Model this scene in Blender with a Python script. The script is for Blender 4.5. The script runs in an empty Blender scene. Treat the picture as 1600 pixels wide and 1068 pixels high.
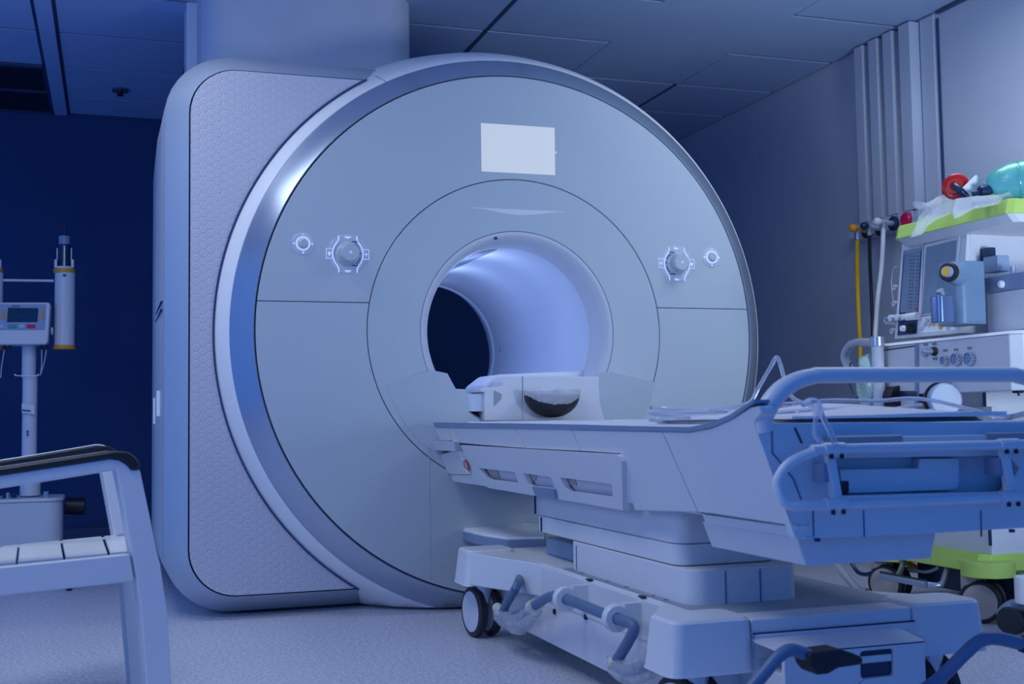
import bpy, bmesh, math, random
from mathutils import Vector, Matrix
from mathutils.geometry import tessellate_polygon
random.seed(3)
scn = bpy.context.scene
col = scn.collection
PI = math.pi

# ---------------------------------------------------------------- camera
# Scene coordinates while building: the bore axis of the scanner is the y axis
# (x right, y away from the photographer, z up); LIFT puts the floor at z = 0.
LIFT = 1.045
FPX = 1855.66
CAM = Vector((-1.48367, -4.31186, -0.327536))
CR = Vector((0.94781568, -0.31848955, -0.01448622))
CU = Vector((-0.0066575, -0.06519886, 0.99785008))
CF = Vector((0.31874931, 0.94568151, 0.06391684))
cam = bpy.data.cameras.new('camera')
cam.sensor_width = 36.0
cam.lens = FPX / 1600 * 36.0
cam.dof.use_dof = True
cam.dof.focus_distance = 4.2
cam.dof.aperture_fstop = 6.3
cam.clip_start = 0.05
camo = bpy.data.objects.new('camera', cam)
col.objects.link(camo)
m = Matrix((CR, CU, -CF)).transposed().to_4x4()
m.translation = CAM + Vector((0, 0, LIFT))
camo.matrix_world = m
scn.camera = camo

# ---------------------------------------------------------------- world, lights, exposure
w = bpy.data.worlds.new('world')
scn.world = w
w.use_nodes = True
w.node_tree.nodes['Background'].inputs[0].default_value = (0.022, 0.160, 0.64, 1)
w.node_tree.nodes['Background'].inputs[1].default_value = 1.0
scn.view_settings.view_transform = 'Standard'
scn.view_settings.look = 'None'
scn.view_settings.exposure = 0.0
scn.view_settings.gamma = 1.0
scn.view_settings.use_curve_mapping = False

def area(name, loc, target, sx, sy, power, color, spread=180):
    l = bpy.data.lights.new(name, 'AREA')
    l.shape = 'RECTANGLE'; l.size = sx; l.size_y = sy
    l.energy = power; l.color = color; l.spread = math.radians(spread)
    o = bpy.data.objects.new(name, l)
    col.objects.link(o)
    p = Vector(loc) + Vector((0, 0, LIFT)); t = Vector(target) + Vector((0, 0, LIFT))
    o.location = p
    o.rotation_euler = (t - p).to_track_quat('-Z', 'Y').to_euler()
    return o
KEY = (0.84, 0.92, 1.0)
area('ceiling_lamp_light', (-1.70, -0.30, 1.50), (-1.75, -0.40, -1.0), 1.0, 0.6, 9, KEY, 160)
area('ceiling_lamp_light', (-1.7, -2.0, 1.50), (-1.5, -1.7, -1.0), 1.2, 0.6, 15, KEY, 160)
area('ceiling_lamp_light', (1.25, -0.9, 1.50), (1.3, -0.8, -1.0), 0.9, 0.6, 14, KEY, 170)
area('side_fill_light', (-3.5, -2.4, 0.6), (-0.4, -0.4, 0.2), 1.0, 1.0, 8, (0.86, 0.92, 1.0), 140)  # added fill for the left-facing sides; stands for no window
area('upward_fill_light', (1.2, -3.0, -0.2), (1.7, 0.3, 1.5), 0.5, 0.5, 16, (0.70, 0.84, 1.0), 120)  # added fill aimed up to brighten the ceiling; no real fitting

# ---------------------------------------------------------------- materials
def mat(name, c, rough=0.5, metal=0.0, spec=0.5, coat=0.0, emit=None, es=0.0, alpha=1.0,
        trans=0.0, noise=0.0, nscale=30, bump=0.0, bscale=80, ior=1.45):
    M = bpy.data.materials.new(name)
    M.use_nodes = True
    nt = M.node_tree
    b = nt.nodes['Principled BSDF']
    b.inputs['Base Color'].default_value = (*c, 1)
    b.inputs['Roughness'].default_value = rough
    b.inputs['Metallic'].default_value = metal
    b.inputs['Specular IOR Level'].default_value = spec
    b.inputs['Coat Weight'].default_value = coat
    b.inputs['Coat Roughness'].default_value = 0.08
    b.inputs['Alpha'].default_value = alpha
    b.inputs['Transmission Weight'].default_value = trans
    b.inputs['IOR'].default_value = ior
    if emit:
        b.inputs['Emission Color'].default_value = (*emit, 1)
        b.inputs['Emission Strength'].default_value = es
    tc = nt.nodes.new('ShaderNodeTexCoord')
    if noise > 0:
        n = nt.nodes.new('ShaderNodeTexNoise'); n.inputs['Scale'].default_value = nscale
        n.inputs['Detail'].default_value = 3
        nt.links.new(tc.outputs['Object'], n.inputs['Vector'])
        r = nt.nodes.new('ShaderNodeValToRGB')
        r.color_ramp.elements[0].position = 0.3; r.color_ramp.elements[1].position = 0.7
        r.color_ramp.elements[0].color = (*[v * (1 - noise) for v in c], 1)
        r.color_ramp.elements[1].color = (*[min(1, v * (1 + noise)) for v in c], 1)
        nt.links.new(n.outputs['Fac'], r.inputs['Fac'])
        nt.links.new(r.outputs['Color'], b.inputs['Base Color'])
    if bump > 0:
        n2 = nt.nodes.new('ShaderNodeTexNoise'); n2.inputs['Scale'].default_value = bscale
        nt.links.new(tc.outputs['Object'], n2.inputs['Vector'])
        bp = nt.nodes.new('ShaderNodeBump'); bp.inputs['Strength'].default_value = bump
        bp.inputs['Distance'].default_value = 0.01
        nt.links.new(n2.outputs['Fac'], bp.inputs['Height'])
        nt.links.new(bp.outputs['Normal'], b.inputs['Normal'])
    return M

M = {}
M['gantry'] = mat('gloss_white_plastic', (0.43, 0.50, 0.56), 0.32, coat=0.35, noise=0.015, nscale=2)
M['silver'] = mat('satin_silver_paint', (0.84, 0.87, 0.90), 0.30, metal=0.0, noise=0.01, nscale=3)
M['band'] = mat('polished_silver_band', (0.46, 0.54, 0.66), 0.28, metal=0.75, noise=0.01, nscale=3)
M['rim'] = mat('satin_silver_rim', (0.50, 0.58, 0.68), 0.3, metal=0.3, noise=0.01, nscale=3)
M['white'] = mat('white_enamel', (0.66, 0.69, 0.74), 0.38, coat=0.1, noise=0.015, nscale=4)
M['white2'] = mat('matt_white_plastic', (0.62, 0.65, 0.72), 0.5, noise=0.02, nscale=6)
M['greyblue'] = mat('grey_blue_trim', (0.22, 0.30, 0.45), 0.4, noise=0.03, nscale=10)
M['grey'] = mat('mid_grey_plastic', (0.26, 0.31, 0.38), 0.45, noise=0.03, nscale=10)
M['gap'] = mat('dark_gap', (0.012, 0.035, 0.10), 0.7, noise=0.1, nscale=20)
M['black'] = mat('black_rubber', (0.012, 0.014, 0.02), 0.45, noise=0.1, nscale=40)
M['tyre'] = mat('dark_tyre_rubber', (0.02, 0.025, 0.035), 0.5, noise=0.1, nscale=60)
M['chrome'] = mat('chrome', (0.7, 0.74, 0.8), 0.12, metal=1.0, noise=0.02, nscale=20)
M['vapor'] = mat('slate_blue_enamel', (0.17, 0.27, 0.40), 0.35, noise=0.02, nscale=8)
M['darksteel'] = mat('dark_blue_steel', (0.16, 0.24, 0.42), 0.25, metal=0.7, noise=0.03, nscale=12)
M['barpaint'] = mat('blue_grey_bar_enamel', (0.10, 0.17, 0.30), 0.4, noise=0.02, nscale=8)
M['steel'] = mat('brushed_steel', (0.45, 0.52, 0.62), 0.3, metal=0.8, noise=0.03, nscale=20)
M['bore'] = mat('bore_liner', (0.60, 0.68, 0.82), 0.85, spec=0.15, noise=0.01, nscale=3)
M['mouth'] = mat('bore_mouth_plastic', (0.52, 0.57, 0.66), 0.6, spec=0.25, noise=0.01, nscale=3)
M['wall'] = mat('wall_paint', (0.52, 0.57, 0.70), 0.75, noise=0.02, nscale=5, bump=0.05, bscale=200)
M['backwall'] = mat('shaded_back_wall', (0.025, 0.07, 0.20), 0.8, noise=0.04, nscale=3)  # shade at the back of the room is put into this colour
M['ceil'] = mat('ceiling_tile', (0.36, 0.48, 0.72), 0.8, noise=0.02, nscale=8)
M['grid'] = mat('ceiling_grid', (0.05, 0.08, 0.17), 0.6, noise=0.03, nscale=8)
M['green'] = mat('lime_green_plastic', (0.50, 0.72, 0.15), 0.42, noise=0.03, nscale=8)
M['teal'] = mat('translucent_teal_silicone', (0.20, 0.66, 0.68), 0.18, trans=0.6, noise=0.05, nscale=8)
M['red'] = mat('red_rubber', (0.42, 0.006, 0.012), 0.25, coat=0.3, noise=0.05, nscale=20)
M['crimson'] = mat('crimson_plastic', (0.65, 0.01, 0.10), 0.35, noise=0.05, nscale=20)
M['navy'] = mat('dark_navy_plastic', (0.01, 0.03, 0.09), 0.25, noise=0.05, nscale=20)
M['yellow'] = mat('yellow_hose', (0.75, 0.45, 0.02), 0.45, noise=0.06, nscale=40)
M['orange'] = mat('orange_brass', (0.80, 0.33, 0.02), 0.4, noise=0.05, nscale=20)
M['clear'] = mat('clear_tubing', (0.80, 0.84, 0.95), 0.12, trans=0.75, noise=0.02, nscale=10, ior=1.3)
M['wrap'] = mat('crinkled_plastic_wrap', (0.78, 0.82, 0.90), 0.18, trans=0.45, noise=0.06, nscale=25, bump=0.9, bscale=45, ior=1.2)
M['wraplight'] = mat('thin_clear_film', (0.85, 0.90, 0.96), 0.2, alpha=0.55, trans=0.5, noise=0.04, nscale=25, bump=0.7, bscale=30, ior=1.1)
M['tape'] = mat('cream_tape', (0.62, 0.62, 0.50), 0.6, noise=0.04, nscale=20)
M['bluepaint'] = mat('blue_grey_enamel', (0.28, 0.38, 0.55), 0.35, noise=0.02, nscale=8)
M['screen_lit'] = mat('backlit_blank_screen', (0.2, 0.2, 0.2), 0.4, emit=(0.48, 0.55, 0.68), es=0.86, noise=0.01)
M['screen_dark'] = mat('dark_glass_screen', (0.015, 0.03, 0.07), 0.12, coat=0.6, noise=0.05, nscale=4)
M['screen_blue'] = mat('blue_grey_display', (0.15, 0.23, 0.36), 0.15, coat=0.6, noise=0.10, nscale=6)
M['glow'] = mat('lit_control_ring', (0.5, 0.6, 0.8), 0.4, emit=(0.50, 0.60, 0.90), es=0.6, noise=0.01)
M['ink'] = mat('printed_ink_blue', (0.02, 0.05, 0.16), 0.5, noise=0.03)
M['film'] = mat('control_film', (0.48, 0.54, 0.66), 0.2, coat=0.5, noise=0.01)
M['glowplate'] = mat('bore_bed_plate', (0.68, 0.74, 0.86), 0.4, noise=0.01)
M['sheet'] = mat('white_cotton_sheet', (0.74, 0.76, 0.82), 0.8, noise=0.02, nscale=6, bump=0.3, bscale=25)
M['teal_wrap'] = mat('pale_green_plastic_bag', (0.55, 0.80, 0.75), 0.2, trans=0.3, noise=0.15, nscale=22, bump=0.9, bscale=35)
M['beige'] = mat('beige_pad', (0.42, 0.38, 0.38), 0.6, noise=0.03)
M['amber'] = mat('amber_ring', (0.75, 0.32, 0.03), 0.4, noise=0.05)

# hexagon-embossed fabric-like cover
def hex_mat():
    X = mat('hexagon_embossed_cover', (0.50, 0.52, 0.62), 0.42, coat=0.05)
    nt = X.node_tree; N = nt.nodes; L = nt.links
    b = N['Principled BSDF']
    tc = N.new('ShaderNodeTexCoord')
    sx = N.new('ShaderNodeSeparateXYZ'); L.new(tc.outputs['Object'], sx.inputs[0])
    cb = N.new('ShaderNodeCombineXYZ'); L.new(sx.outputs['Z'], cb.inputs[0]); L.new(sx.outputs['X'], cb.inputs[1])
    def vm(op, a, bb=None, v=None, v2=None):
        n = N.new('ShaderNodeVectorMath'); n.operation = op
        L.new(a, n.inputs[0])
        if bb is not None: L.new(bb, n.inputs[1])
        if v is not None: n.inputs[1].default_value = v
        if v2 is not None: n.inputs[2].default_value = v2
        return n
    S = 0.030
    sc = vm('SCALE', cb.outputs[0]); sc.inputs['Scale'].default_value = 1 / S
    r3 = math.sqrt(3)
    ad = vm('ADD', sc.outputs[0], v=(100, 100 * r3, 0))
    def cell(src):
        mo = vm('MODULO', src, v=(1, r3, 1000))
        return vm('SUBTRACT', mo.outputs[0], v=(0.5, r3 / 2, 0))
    a = cell(ad.outputs[0])
    ad2 = vm('ADD', ad.outputs[0], v=(0.5, r3 / 2, 0))
    c = cell(ad2.outputs[0])
    def hd(v):
        ab = vm('ABSOLUTE', v)
        s = N.new('ShaderNodeSeparateXYZ'); L.new(ab.outputs[0], s.inputs[0])
        d = vm('DOT_PRODUCT', ab.outputs[0], v=(0.5, r3 / 2, 0))
        mx = N.new('ShaderNodeMath'); mx.operation = 'MAXIMUM'
        L.new(s.outputs['X'], mx.inputs[0]); L.new(d.outputs['Value'], mx.inputs[1])
        return mx
    mn = N.new('ShaderNodeMath'); mn.operation = 'MINIMUM'
    L.new(hd(a.outputs[0]).outputs[0], mn.inputs[0]); L.new(hd(c.outputs[0]).outputs[0], mn.inputs[1])
    mr = N.new('ShaderNodeMapRange'); mr.interpolation_type = 'SMOOTHSTEP'
    mr.inputs['From Min'].default_value = 0.36; mr.inputs['From Max'].default_value = 0.49
    mr.inputs['To Min'].default_value = 1; mr.inputs['To Max'].default_value = 0
    L.new(mn.outputs[0], mr.inputs['Value'])
    bp = N.new('ShaderNodeBump'); bp.inputs['Strength'].default_value = 0.45; bp.inputs['Distance'].default_value = 0.002
    L.new(mr.outputs['Result'], bp.inputs['Height']); L.new(bp.outputs['Normal'], b.inputs['Normal'])
    return X
M['hex'] = hex_mat()

def floor_mat():
    X = mat('speckled_vinyl_floor', (0.42, 0.45, 0.55), 0.42)
    nt = X.node_tree; N = nt.nodes; L = nt.links
    b = N['Principled BSDF']
    tc = N.new('ShaderNodeTexCoord')
    n = N.new('ShaderNodeTexNoise'); n.inputs['Scale'].default_value = 85; n.inputs['Detail'].default_value = 6
    n.inputs['Roughness'].default_value = 0.75
    L.new(tc.outputs['Object'], n.inputs['Vector'])
    r = N.new('ShaderNodeValToRGB')
    r.color_ramp.elements[0].position = 0.34; r.color_ramp.elements[0].color = (0.27, 0.31, 0.46, 1)
    r.color_ramp.elements[1].position = 0.64; r.color_ramp.elements[1].color = (0.74, 0.75, 0.82, 1)
    L.new(n.outputs['Fac'], r.inputs['Fac'])
    L.new(r.outputs['Color'], b.inputs['Base Color'])
    return X
M['floor'] = floor_mat()

# ---------------------------------------------------------------- geometry helpers
def onplane(px, n, d):
    """point of the plane n.p = d that lies on the sight line through pixel px (1600x1068)"""
    r = CR * ((px[0] - 800) / FPX) - CU * ((px[1] - 534) / FPX) + CF
    n = Vector(n)
    t = (d - n.dot(CAM)) / n.dot(r)
    return CAM + r * t
AX = {'x': (1, 0, 0), 'y': (0, 1, 0), 'z': (0, 0, 1)}
def at(px, a, v): return onplane(px, AX[a], v)

class MB:
    def __init__(s): s.bm = bmesh.new()
    def face(s, pts):
        vs = [s.bm.verts.new(Vector(p)) for p in pts]
        s.bm.faces.new(vs)
    def grid(s, rows, close_u=False, close_v=False, caps=False):
        R = [[s.bm.verts.new(Vector(p)) for p in row] for row in rows]
        nu, nv = len(R), len(R[0])
        for i in range(nu if close_u else nu - 1):
            for j in range(nv if close_v else nv - 1):
                try: s.bm.faces.new((R[i][j], R[(i+1) % nu][j], R[(i+1) % nu][(j+1) % nv], R[i][(j+1) % nv]))
                except ValueError: pass
        if caps:
            for row in (R[0], R[-1]):
                try: s.bm.faces.new(row)
                except ValueError: pass
        return s
    def box(s, x0, x1, y0, y1, z0, z1):
        v = [(x, y, z) for x in (x0, x1) for y in (y0, y1) for z in (z0, z1)]
        V = [s.bm.verts.new(p) for p in v]
        for f in ((0,1,3,2),(4,6,7,5),(0,4,5,1),(2,3,7,6),(0,2,6,4),(1,5,7,3)):
            s.bm.faces.new([V[i] for i in f])
        return s
    def loft(s, bottom, top):
        """closed solid between two loops with the same count"""
        return s.grid([bottom, top], close_v=True, caps=True)
    def prism(s, pts, vec):
        pts = [Vector(p) for p in pts]; vec = Vector(vec)
        return s.loft(pts, [p + vec for p in pts])
    def plate(s, outer, holes, vec):
        vec = Vector(vec)
        loops = [[Vector(p) for p in outer]] + [[Vector(p) for p in h] for h in holes]
        flat = [p for l in loops for p in l]
        tri = tessellate_polygon(loops)
        A = [s.bm.verts.new(p) for p in flat]; B = [s.bm.verts.new(p + vec) for p in flat]
        for t in tri:
            try:
                s.bm.faces.new([A[i] for i in t]); s.bm.faces.new([B[i] for i in reversed(t)])
            except ValueError: pass
        k = 0
        for l in loops:
            n = len(l)
            for i in range(n):
                a, b = k + i, k + (i + 1) % n
                try: s.bm.faces.new((A[a], A[b], B[b], B[a]))
                except ValueError: pass
            k += n
        return s
    def tube(s, pts, r, seg=12, closed=False, smooth=True, sub=6):
        pts = [Vector(p) for p in pts]
        rad = r if isinstance(r, (list, tuple)) else [r] * len(pts)
        if smooth and len(pts) > 2:
            P, Rr = [], []
            n = len(pts)
            for i in range(n if closed else n - 1):
                p0 = pts[(i-1) % n] if closed or i > 0 else pts[0]
                p1, p2 = pts[i], pts[(i+1) % n]
                p3 = pts[(i+2) % n] if closed or i + 2 < n else pts[-1]
                for k in range(sub):
                    t = k / sub
                    P.append(0.5 * ((2*p1) + (p2-p0)*t + (2*p0-5*p1+4*p2-p3)*t*t + (3*p1-p0-3*p2+p3)*t*t*t))
                    Rr.append(rad[i] * (1-t) + rad[(i+1) % n] * t)
            if not closed: P.append(pts[-1]); Rr.append(rad[-1])
            pts, rad = P, Rr
        n = len(pts)
        rows = []; up = None
        for i, p in enumerate(pts):
            if closed: t = (pts[(i+1) % n] - pts[(i-1) % n])
            else: t = pts[min(i+1, n-1)] - pts[max(i-1, 0)]
            if t.length < 1e-9: t = Vector((0, 0, 1))
            t.normalize()
            if up is None: up = t.orthogonal().normalized()
            up = (up - t * up.dot(t)).normalized()
            v = t.cross(up)
            rows.append([p + (up * math.cos(2*PI*k/seg) + v * math.sin(2*PI*k/seg)) * rad[i] for k in range(seg)])
        return s.grid(rows, close_u=closed, close_v=True, caps=not closed)
    def lathe(s, prof, c, axis='y', seg=64, a0=0.0, a1=2*PI, closed_prof=True):
        """prof: (r, h) pairs turned round axis through c; angle 0 = +x (or +y), rising to +z"""
        full = abs(a1 - a0 - 2*PI) < 1e-6
        n = seg if full else seg + 1
        c = Vector(c); rows = []
        if axis == 'y': e1, e2, e3 = Vector((1,0,0)), Vector((0,0,1)), Vector((0,1,0))
        elif axis == 'z': e1, e2, e3 = Vector((1,0,0)), Vector((0,1,0)), Vector((0,0,1))
        elif axis == 'x': e1, e2, e3 = Vector((0,1,0)), Vector((0,0,1)), Vector((1,0,0))
        else:
            e3 = Vector(axis).normalized(); e1 = e3.orthogonal().normalized(); e2 = e3.cross(e1)
        for i in range(n):
            a = a0 + (a1 - a0) * i / seg
            rows.append([c + (e1 * math.cos(a) + e2 * math.sin(a)) * max(r, 1e-5) + e3 * h for r, h in prof])
        return s.grid(rows, close_u=full, close_v=closed_prof, caps=(not full) and closed_prof)
    def cyl(s, c, r, h, axis='z', seg=24, r2=None):
        return s.lathe([(0, 0), (r, 0), (r if r2 is None else r2, h), (0, h)], c, axis, seg, closed_prof=False)
    def cut(s, co, no, fill=True):
        g = s.bm.verts[:] + s.bm.edges[:] + s.bm.faces[:]
        r = bmesh.ops.bisect_plane(s.bm, geom=g, plane_co=Vector(co), plane_no=Vector(no), clear_outer=True)
        if fill:
            ed = [e for e in r['geom_cut'] if isinstance(e, bmesh.types.BMEdge)]
            bmesh.ops.holes_fill(s.bm, edges=ed)
        return s
    def mirror_x(s, x=0.0):
        g = s.bm.verts[:] + s.bm.edges[:] + s.bm.faces[:]
        d = bmesh.ops.duplicate(s.bm, geom=g)['geom']
        for v in d:
            if isinstance(v, bmesh.types.BMVert): v.co.x = 2*x - v.co.x
        return s
    def rot(s, ang, axis, c):
        bmesh.ops.rotate(s.bm, verts=s.bm.verts[:], cent=Vector(c), matrix=Matrix.Rotation(ang, 3, axis))
        return s
    def build(s, name, material, parent=None, bev=0.0, seg=2, sharp=35, weld=True):
        bm = s.bm
        if weld: bmesh.ops.remove_doubles(bm, verts=bm.verts, dist=1e-5)
        bmesh.ops.recalc_face_normals(bm, faces=bm.faces)
        off = Vector((0, 0, 0)); q = parent
        while q is not None:
            off += q.location; q = q.parent
        for v in bm.verts: v.co += Vector((0, 0, LIFT)) - off
        for f in bm.faces: f.smooth = True
        for e in bm.edges:
            if len(e.link_faces) == 2:
                if e.calc_face_angle(0) > math.radians(sharp) and bev == 0: e.smooth = False
        me = bpy.data.meshes.new(name); bm.to_mesh(me); bm.free()
        me.materials.append(M[material] if isinstance(material, str) else material)
        o = bpy.data.objects.new(name, me); col.objects.link(o)
        if parent is not None: o.parent = parent
        if bev > 0:
            b = o.modifiers.new('bevel', 'BEVEL'); b.width = bev; b.segments = seg
            b.limit_method = 'ANGLE'; b.angle_limit = math.radians(30); b.harden_normals = True
        return o

def thing(name, label, cat, loc, group=None):
    o = bpy.data.objects.new(name, None); col.objects.link(o)
    o.empty_display_size = 0.1
    o.location = (loc[0], loc[1], loc[2] + LIFT)
    o['label'] = label; o['category'] = cat
    if group: o['group'] = group
    return o
def tag(o, label, cat, group=None):
    o['label'] = label; o['category'] = cat
    if group: o['group'] = group
    return o
def struct(o): o['kind'] = 'structure'; return o
def rrect(x0, x1, z0, z1, r, n=8, rs=None):
    """rounded rectangle in 2D, counter-clockwise; rs = radii for bl, br, tr, tl"""
    rs = rs or (r, r, r, r); out = []
    for (cx, cz, a, rr) in ((x0, z0, PI, rs[0]), (x1, z0, 1.5*PI, rs[1]), (x1, z1, 0, rs[2]), (x0, z1, 0.5*PI, rs[3])):
        sx = 1 if cx == x0 else -1; sz = 1 if cz == z0 else -1
        for i in range(n + 1):
            t = a + 0.5*PI*i/n
            out.append((cx + sx*rr + rr*math.cos(t), cz + sz*rr + rr*math.sin(t)))
    return out
def xz(pts, y): return [(p[0], y, p[1]) for p in pts]
def xy(pts, z): return [(p[0], p[1], z) for p in pts]
FLOOR = -1.045

# ================================================================ ROOM
XW, YB, ZC = 2.2, 3.30, 1.555
struct(MB().box(-3.6, XW + 0.1, -7.0, YB + 0.1, FLOOR - 0.1, FLOOR).build('floor', 'floor'))
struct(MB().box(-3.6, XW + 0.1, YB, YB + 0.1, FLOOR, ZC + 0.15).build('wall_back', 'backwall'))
struct(MB().box(XW, XW + 0.1, -4.2, YB, FLOOR, ZC + 0.15).build('wall_right', 'wall'))
ceiling = struct(MB().box(-3.6, XW + 0.1, -3.4, YB + 0.1, ZC + 0.012, ZC + 0.15).build('ceiling', 'grid'))
# ceiling tiles, each its own panel; the grid shows in the joints between them
G = 0.014
def tile(x0, x1, y0, y1, name='ceiling_tile', mm='ceil', g=G):
    return MB().box(x0 + g, x1 - g, y0 + g, y1 - g, ZC + 0.005, ZC + 0.012).build(name, mm, ceiling)
ys = [-2.5, -1.9, -1.3, -0.7, -0.1, 0.50, 1.112, 1.712, 2.29, 2.88, YB]
LX = [-3.55, -3.13, -2.46]
for i in range(len(ys) - 1):
    y0, y1 = ys[i], ys[i+1]
    for x0, x1 in ((-3.13, -2.46), (-2.46, -1.83), (-1.75, -1.12), (-1.12, -0.45), (-0.45, 0.235)):
        if x1 == -1.83 and 2.2 < y0 < 2.9: continue
        tile(x0, x1, y0, y1)
for y0, y1 in ((0.50, 1.112),):
    tile(0.235, XW, y0, y1)
for i in range(len(ys) - 1):
    y0, y1 = ys[i], ys[i+1]
    if y0 == 0.50: continue
    tile(0.235, 0.905, y0, y1)
    tile(1.56, XW, y0, y1)
    if y0 >= 1.7: tile(0.905, 1.56, y0, y1)
tile(0.905 - 2*G + 0.004, 1.56 + 2*G - 0.004, 1.112 - 2*G, 1.712)
tile(0.905 - 2*G + 0.004, 1.56 + 2*G - 0.004, -2.5, 0.50 + 2*G)
struct(MB().box(-1.826, -1.754, -2.5, YB, ZC - 0.006, ZC + 0.01).build('trim_1', 'ceil'))
# dark air return in the ceiling at the left
vent = thing('air_vent', 'dark ceiling air grille in the far left corner above the injector stand', 'vent', (-2.15, 2.75, ZC))
vb = MB()
vb.box(-2.44, -1.86, 2.30, 2.78, ZC - 0.004, ZC + 0.010)
vb.build('vent_panel', 'black', vent)
MB().box(-2.44, -1.86, 2.84, 3.26, ZC - 0.004, ZC + 0.010).build('vent_panel', 'black', vent)
for y in (2.29, 2.79, 3.27): MB().box(-2.45, -1.845, y - 0.012, y + 0.028, ZC - 0.008, ZC + 0.010).build('vent_bar', 'grid', vent)
sp = thing('sprinkler_head', 'small dark sprinkler head in the ceiling tile left of the column', 'sprinkler', (-1.45, 2.62, ZC))
p = at((188, 141), 'z', ZC)
MB().cyl((p.x, p.y, ZC - 0.008), 0.045, 0.012, 'z', 20).build('escutcheon', 'grid', sp)
MB().lathe([(0.0, -0.02), (0.022, -0.02), (0.012, -0.012), (0.015, 0.0), (0, 0)], (p.x, p.y, ZC - 0.01), 'z', 14, closed_prof=False).build('nozzle', 'black', sp)
# wall panel seam and joint strips on the right wall
tr = MB(); tr.box(XW - 0.006, XW + 0.002, 0.245, 0.262, FLOOR, ZC - 0.03); struct(tr.build('trim_2', 'grid'))
tr = MB(); tr.box(XW - 0.012, XW + 0.002, 0.275, 0.372, FLOOR, ZC - 0.004); struct(tr.build('trim_3', 'wall', bev=0.002))
tr = MB(); tr.box(XW - 0.02, XW + 0.002, -4.2, 0.245, ZC - 0.012, ZC); struct(tr.build('trim_4', 'grid'))
# four square pipe covers on the right wall
lab = ['farthest', 'second from the far end', 'third from the far end', 'nearest and widest']
cov = [(0.765, 0.835), (0.645, 0.715), (0.525, 0.597), (0.385, 0.470)]
for i, (y0, y1) in enumerate(cov):
    z0 = 0.64 if i < 4 else 0.5
    o = MB().box(XW - 0.062, XW - 0.001, y0, y1, z0, ZC - 0.004).build('pipe_cover', 'wall', bev=0.003)
    tag(o, 'vertical white pipe cover on the right wall, %s of the four' % lab[i], 'pipe cover', 'pipe covers above the gas outlets')
# round white service column behind the scanner
colm = MB()
colm.loft(xy(rrect(-1.135, -0.205, 0.75, 1.45, 0.16), 0.9), xy(rrect(-1.135, -0.205, 0.75, 1.45, 0.16), ZC + 0.01))
struct(colm.build('column', 'white2'))
struct(MB().box(-1.178, -1.10, 1.10, 1.30, 0.9, ZC + 0.01).build('trim_5', 'silver', bev=0.01))
struct(MB().box(-3.6, -1.4, YB - 0.015, YB, FLOOR, FLOOR + 0.10).build('baseboard_back', 'grid'))
struct(MB().box(XW - 0.015, XW, -4.2, YB - 0.02, FLOOR, FLOOR + 0.10).build('baseboard_right', 'grey'))

# ================================================================ SCANNER
mri = thing('mri_scanner', 'huge white ring-shaped scanner with round bore and textured side housing', 'scanner', (0, 0.9, FLOOR))
# main housing: rounded box on the left, round drum on the right
def housing(xl, zt, zb, rr, rd, n=10):
    pts = []
    for i in range(n + 1):
        t = PI + 0.5*PI*i/n; pts.append((xl + rr + rr*math.cos(t), zb + rr + rr*math.sin(t)))
    a0 = math.asin(zb / rd)
    a1 = math.asin(min(zt / rd, 0.9999))
    for i in range(33):
        t = a0 + (a1 - a0)*i/32; pts.append((rd*math.cos(t), rd*math.sin(t)))
    for i in range(n + 1):
        t = 0.5*PI + 0.5*PI*i/n; pts.append((xl + rr + rr*math.cos(t), zt - rr + rr*math.sin(t)))
    return pts
o1 = housing(-1.305, 1.075, -1.035, 0.25, 1.08)
o2 = housing(-1.24, 1.015, -0.985, 0.19, 1.03)
hb = MB(); hb.grid([xz(o1, 0.30), xz(housing(-1.312, 1.085, -1.04, 0.25, 1.09), 0.9), xz(o1, 1.55), xz(housing(-1.22, 0.98, -0.98, 0.22, 1.0), 1.72)], close_v=True, caps=False)
hb.build('side_housing', 'silver', mri, sharp=50)
rim = MB()
rim.grid([xz(o1, 0.302), xz(housing(-1.298, 1.068, -1.03, 0.245, 1.075), 0.275), xz(housing(-1.222, 0.990, -0.962, 0.175, 1.03), 0.163),
          xz(housing(-1.222, 0.990, -0.962, 0.175, 1.03), 0.19)], close_v=True)
rim.build('front_rim', 'rim', mri, sharp=60)
gp = MB(); gp.plate(xz(housing(-1.224, 0.992, -0.964, 0.177, 1.03), 0.170), [xz([(0.9*math.cos(2*PI*k/48), 0.9*math.sin(2*PI*k/48)) for k in range(48)], 0.170)], (0, 0.004, 0))
gp.build('rim_joint', 'gap', mri)
cp = MB(); q = xz(housing(-1.216, 0.984, -0.956, 0.170, 1.02), 0.152)
cp.plate(q, [xz([(0.9*math.cos(2*PI*k/48), 0.9*math.sin(2*PI*k/48)) for k in range(48)], 0.152)], (0, 0.015, 0))
cp.build('cover_panel', 'hex', mri)['label'] = 'panel embossed with small hexagons'
MB().loft(xy(rrect(-1.0, 0.8, 0.40, 1.50, 0.1), FLOOR + 0.0005), xy(rrect(-1.0, 0.8, 0.40, 1.50, 0.1), FLOOR + 0.05)).build('plinth', 'black', mri)
# small seams on the side housing
for z in (0.10, 0.13):
    MB().box(-1.3135, -1.300, 0.32, 0.9, z - 0.002, z + 0.001).build('housing_seam', 'gap', mri)
MB().box(-1.319, -1.30, 0.55, 0.575, -0.30, -0.20).build('latch_cover', 'silver', mri)
MB().box(-1.319, -1.30, 0.95, 0.975, -0.33, -0.22).build('latch_cover', 'silver', mri)
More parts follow.
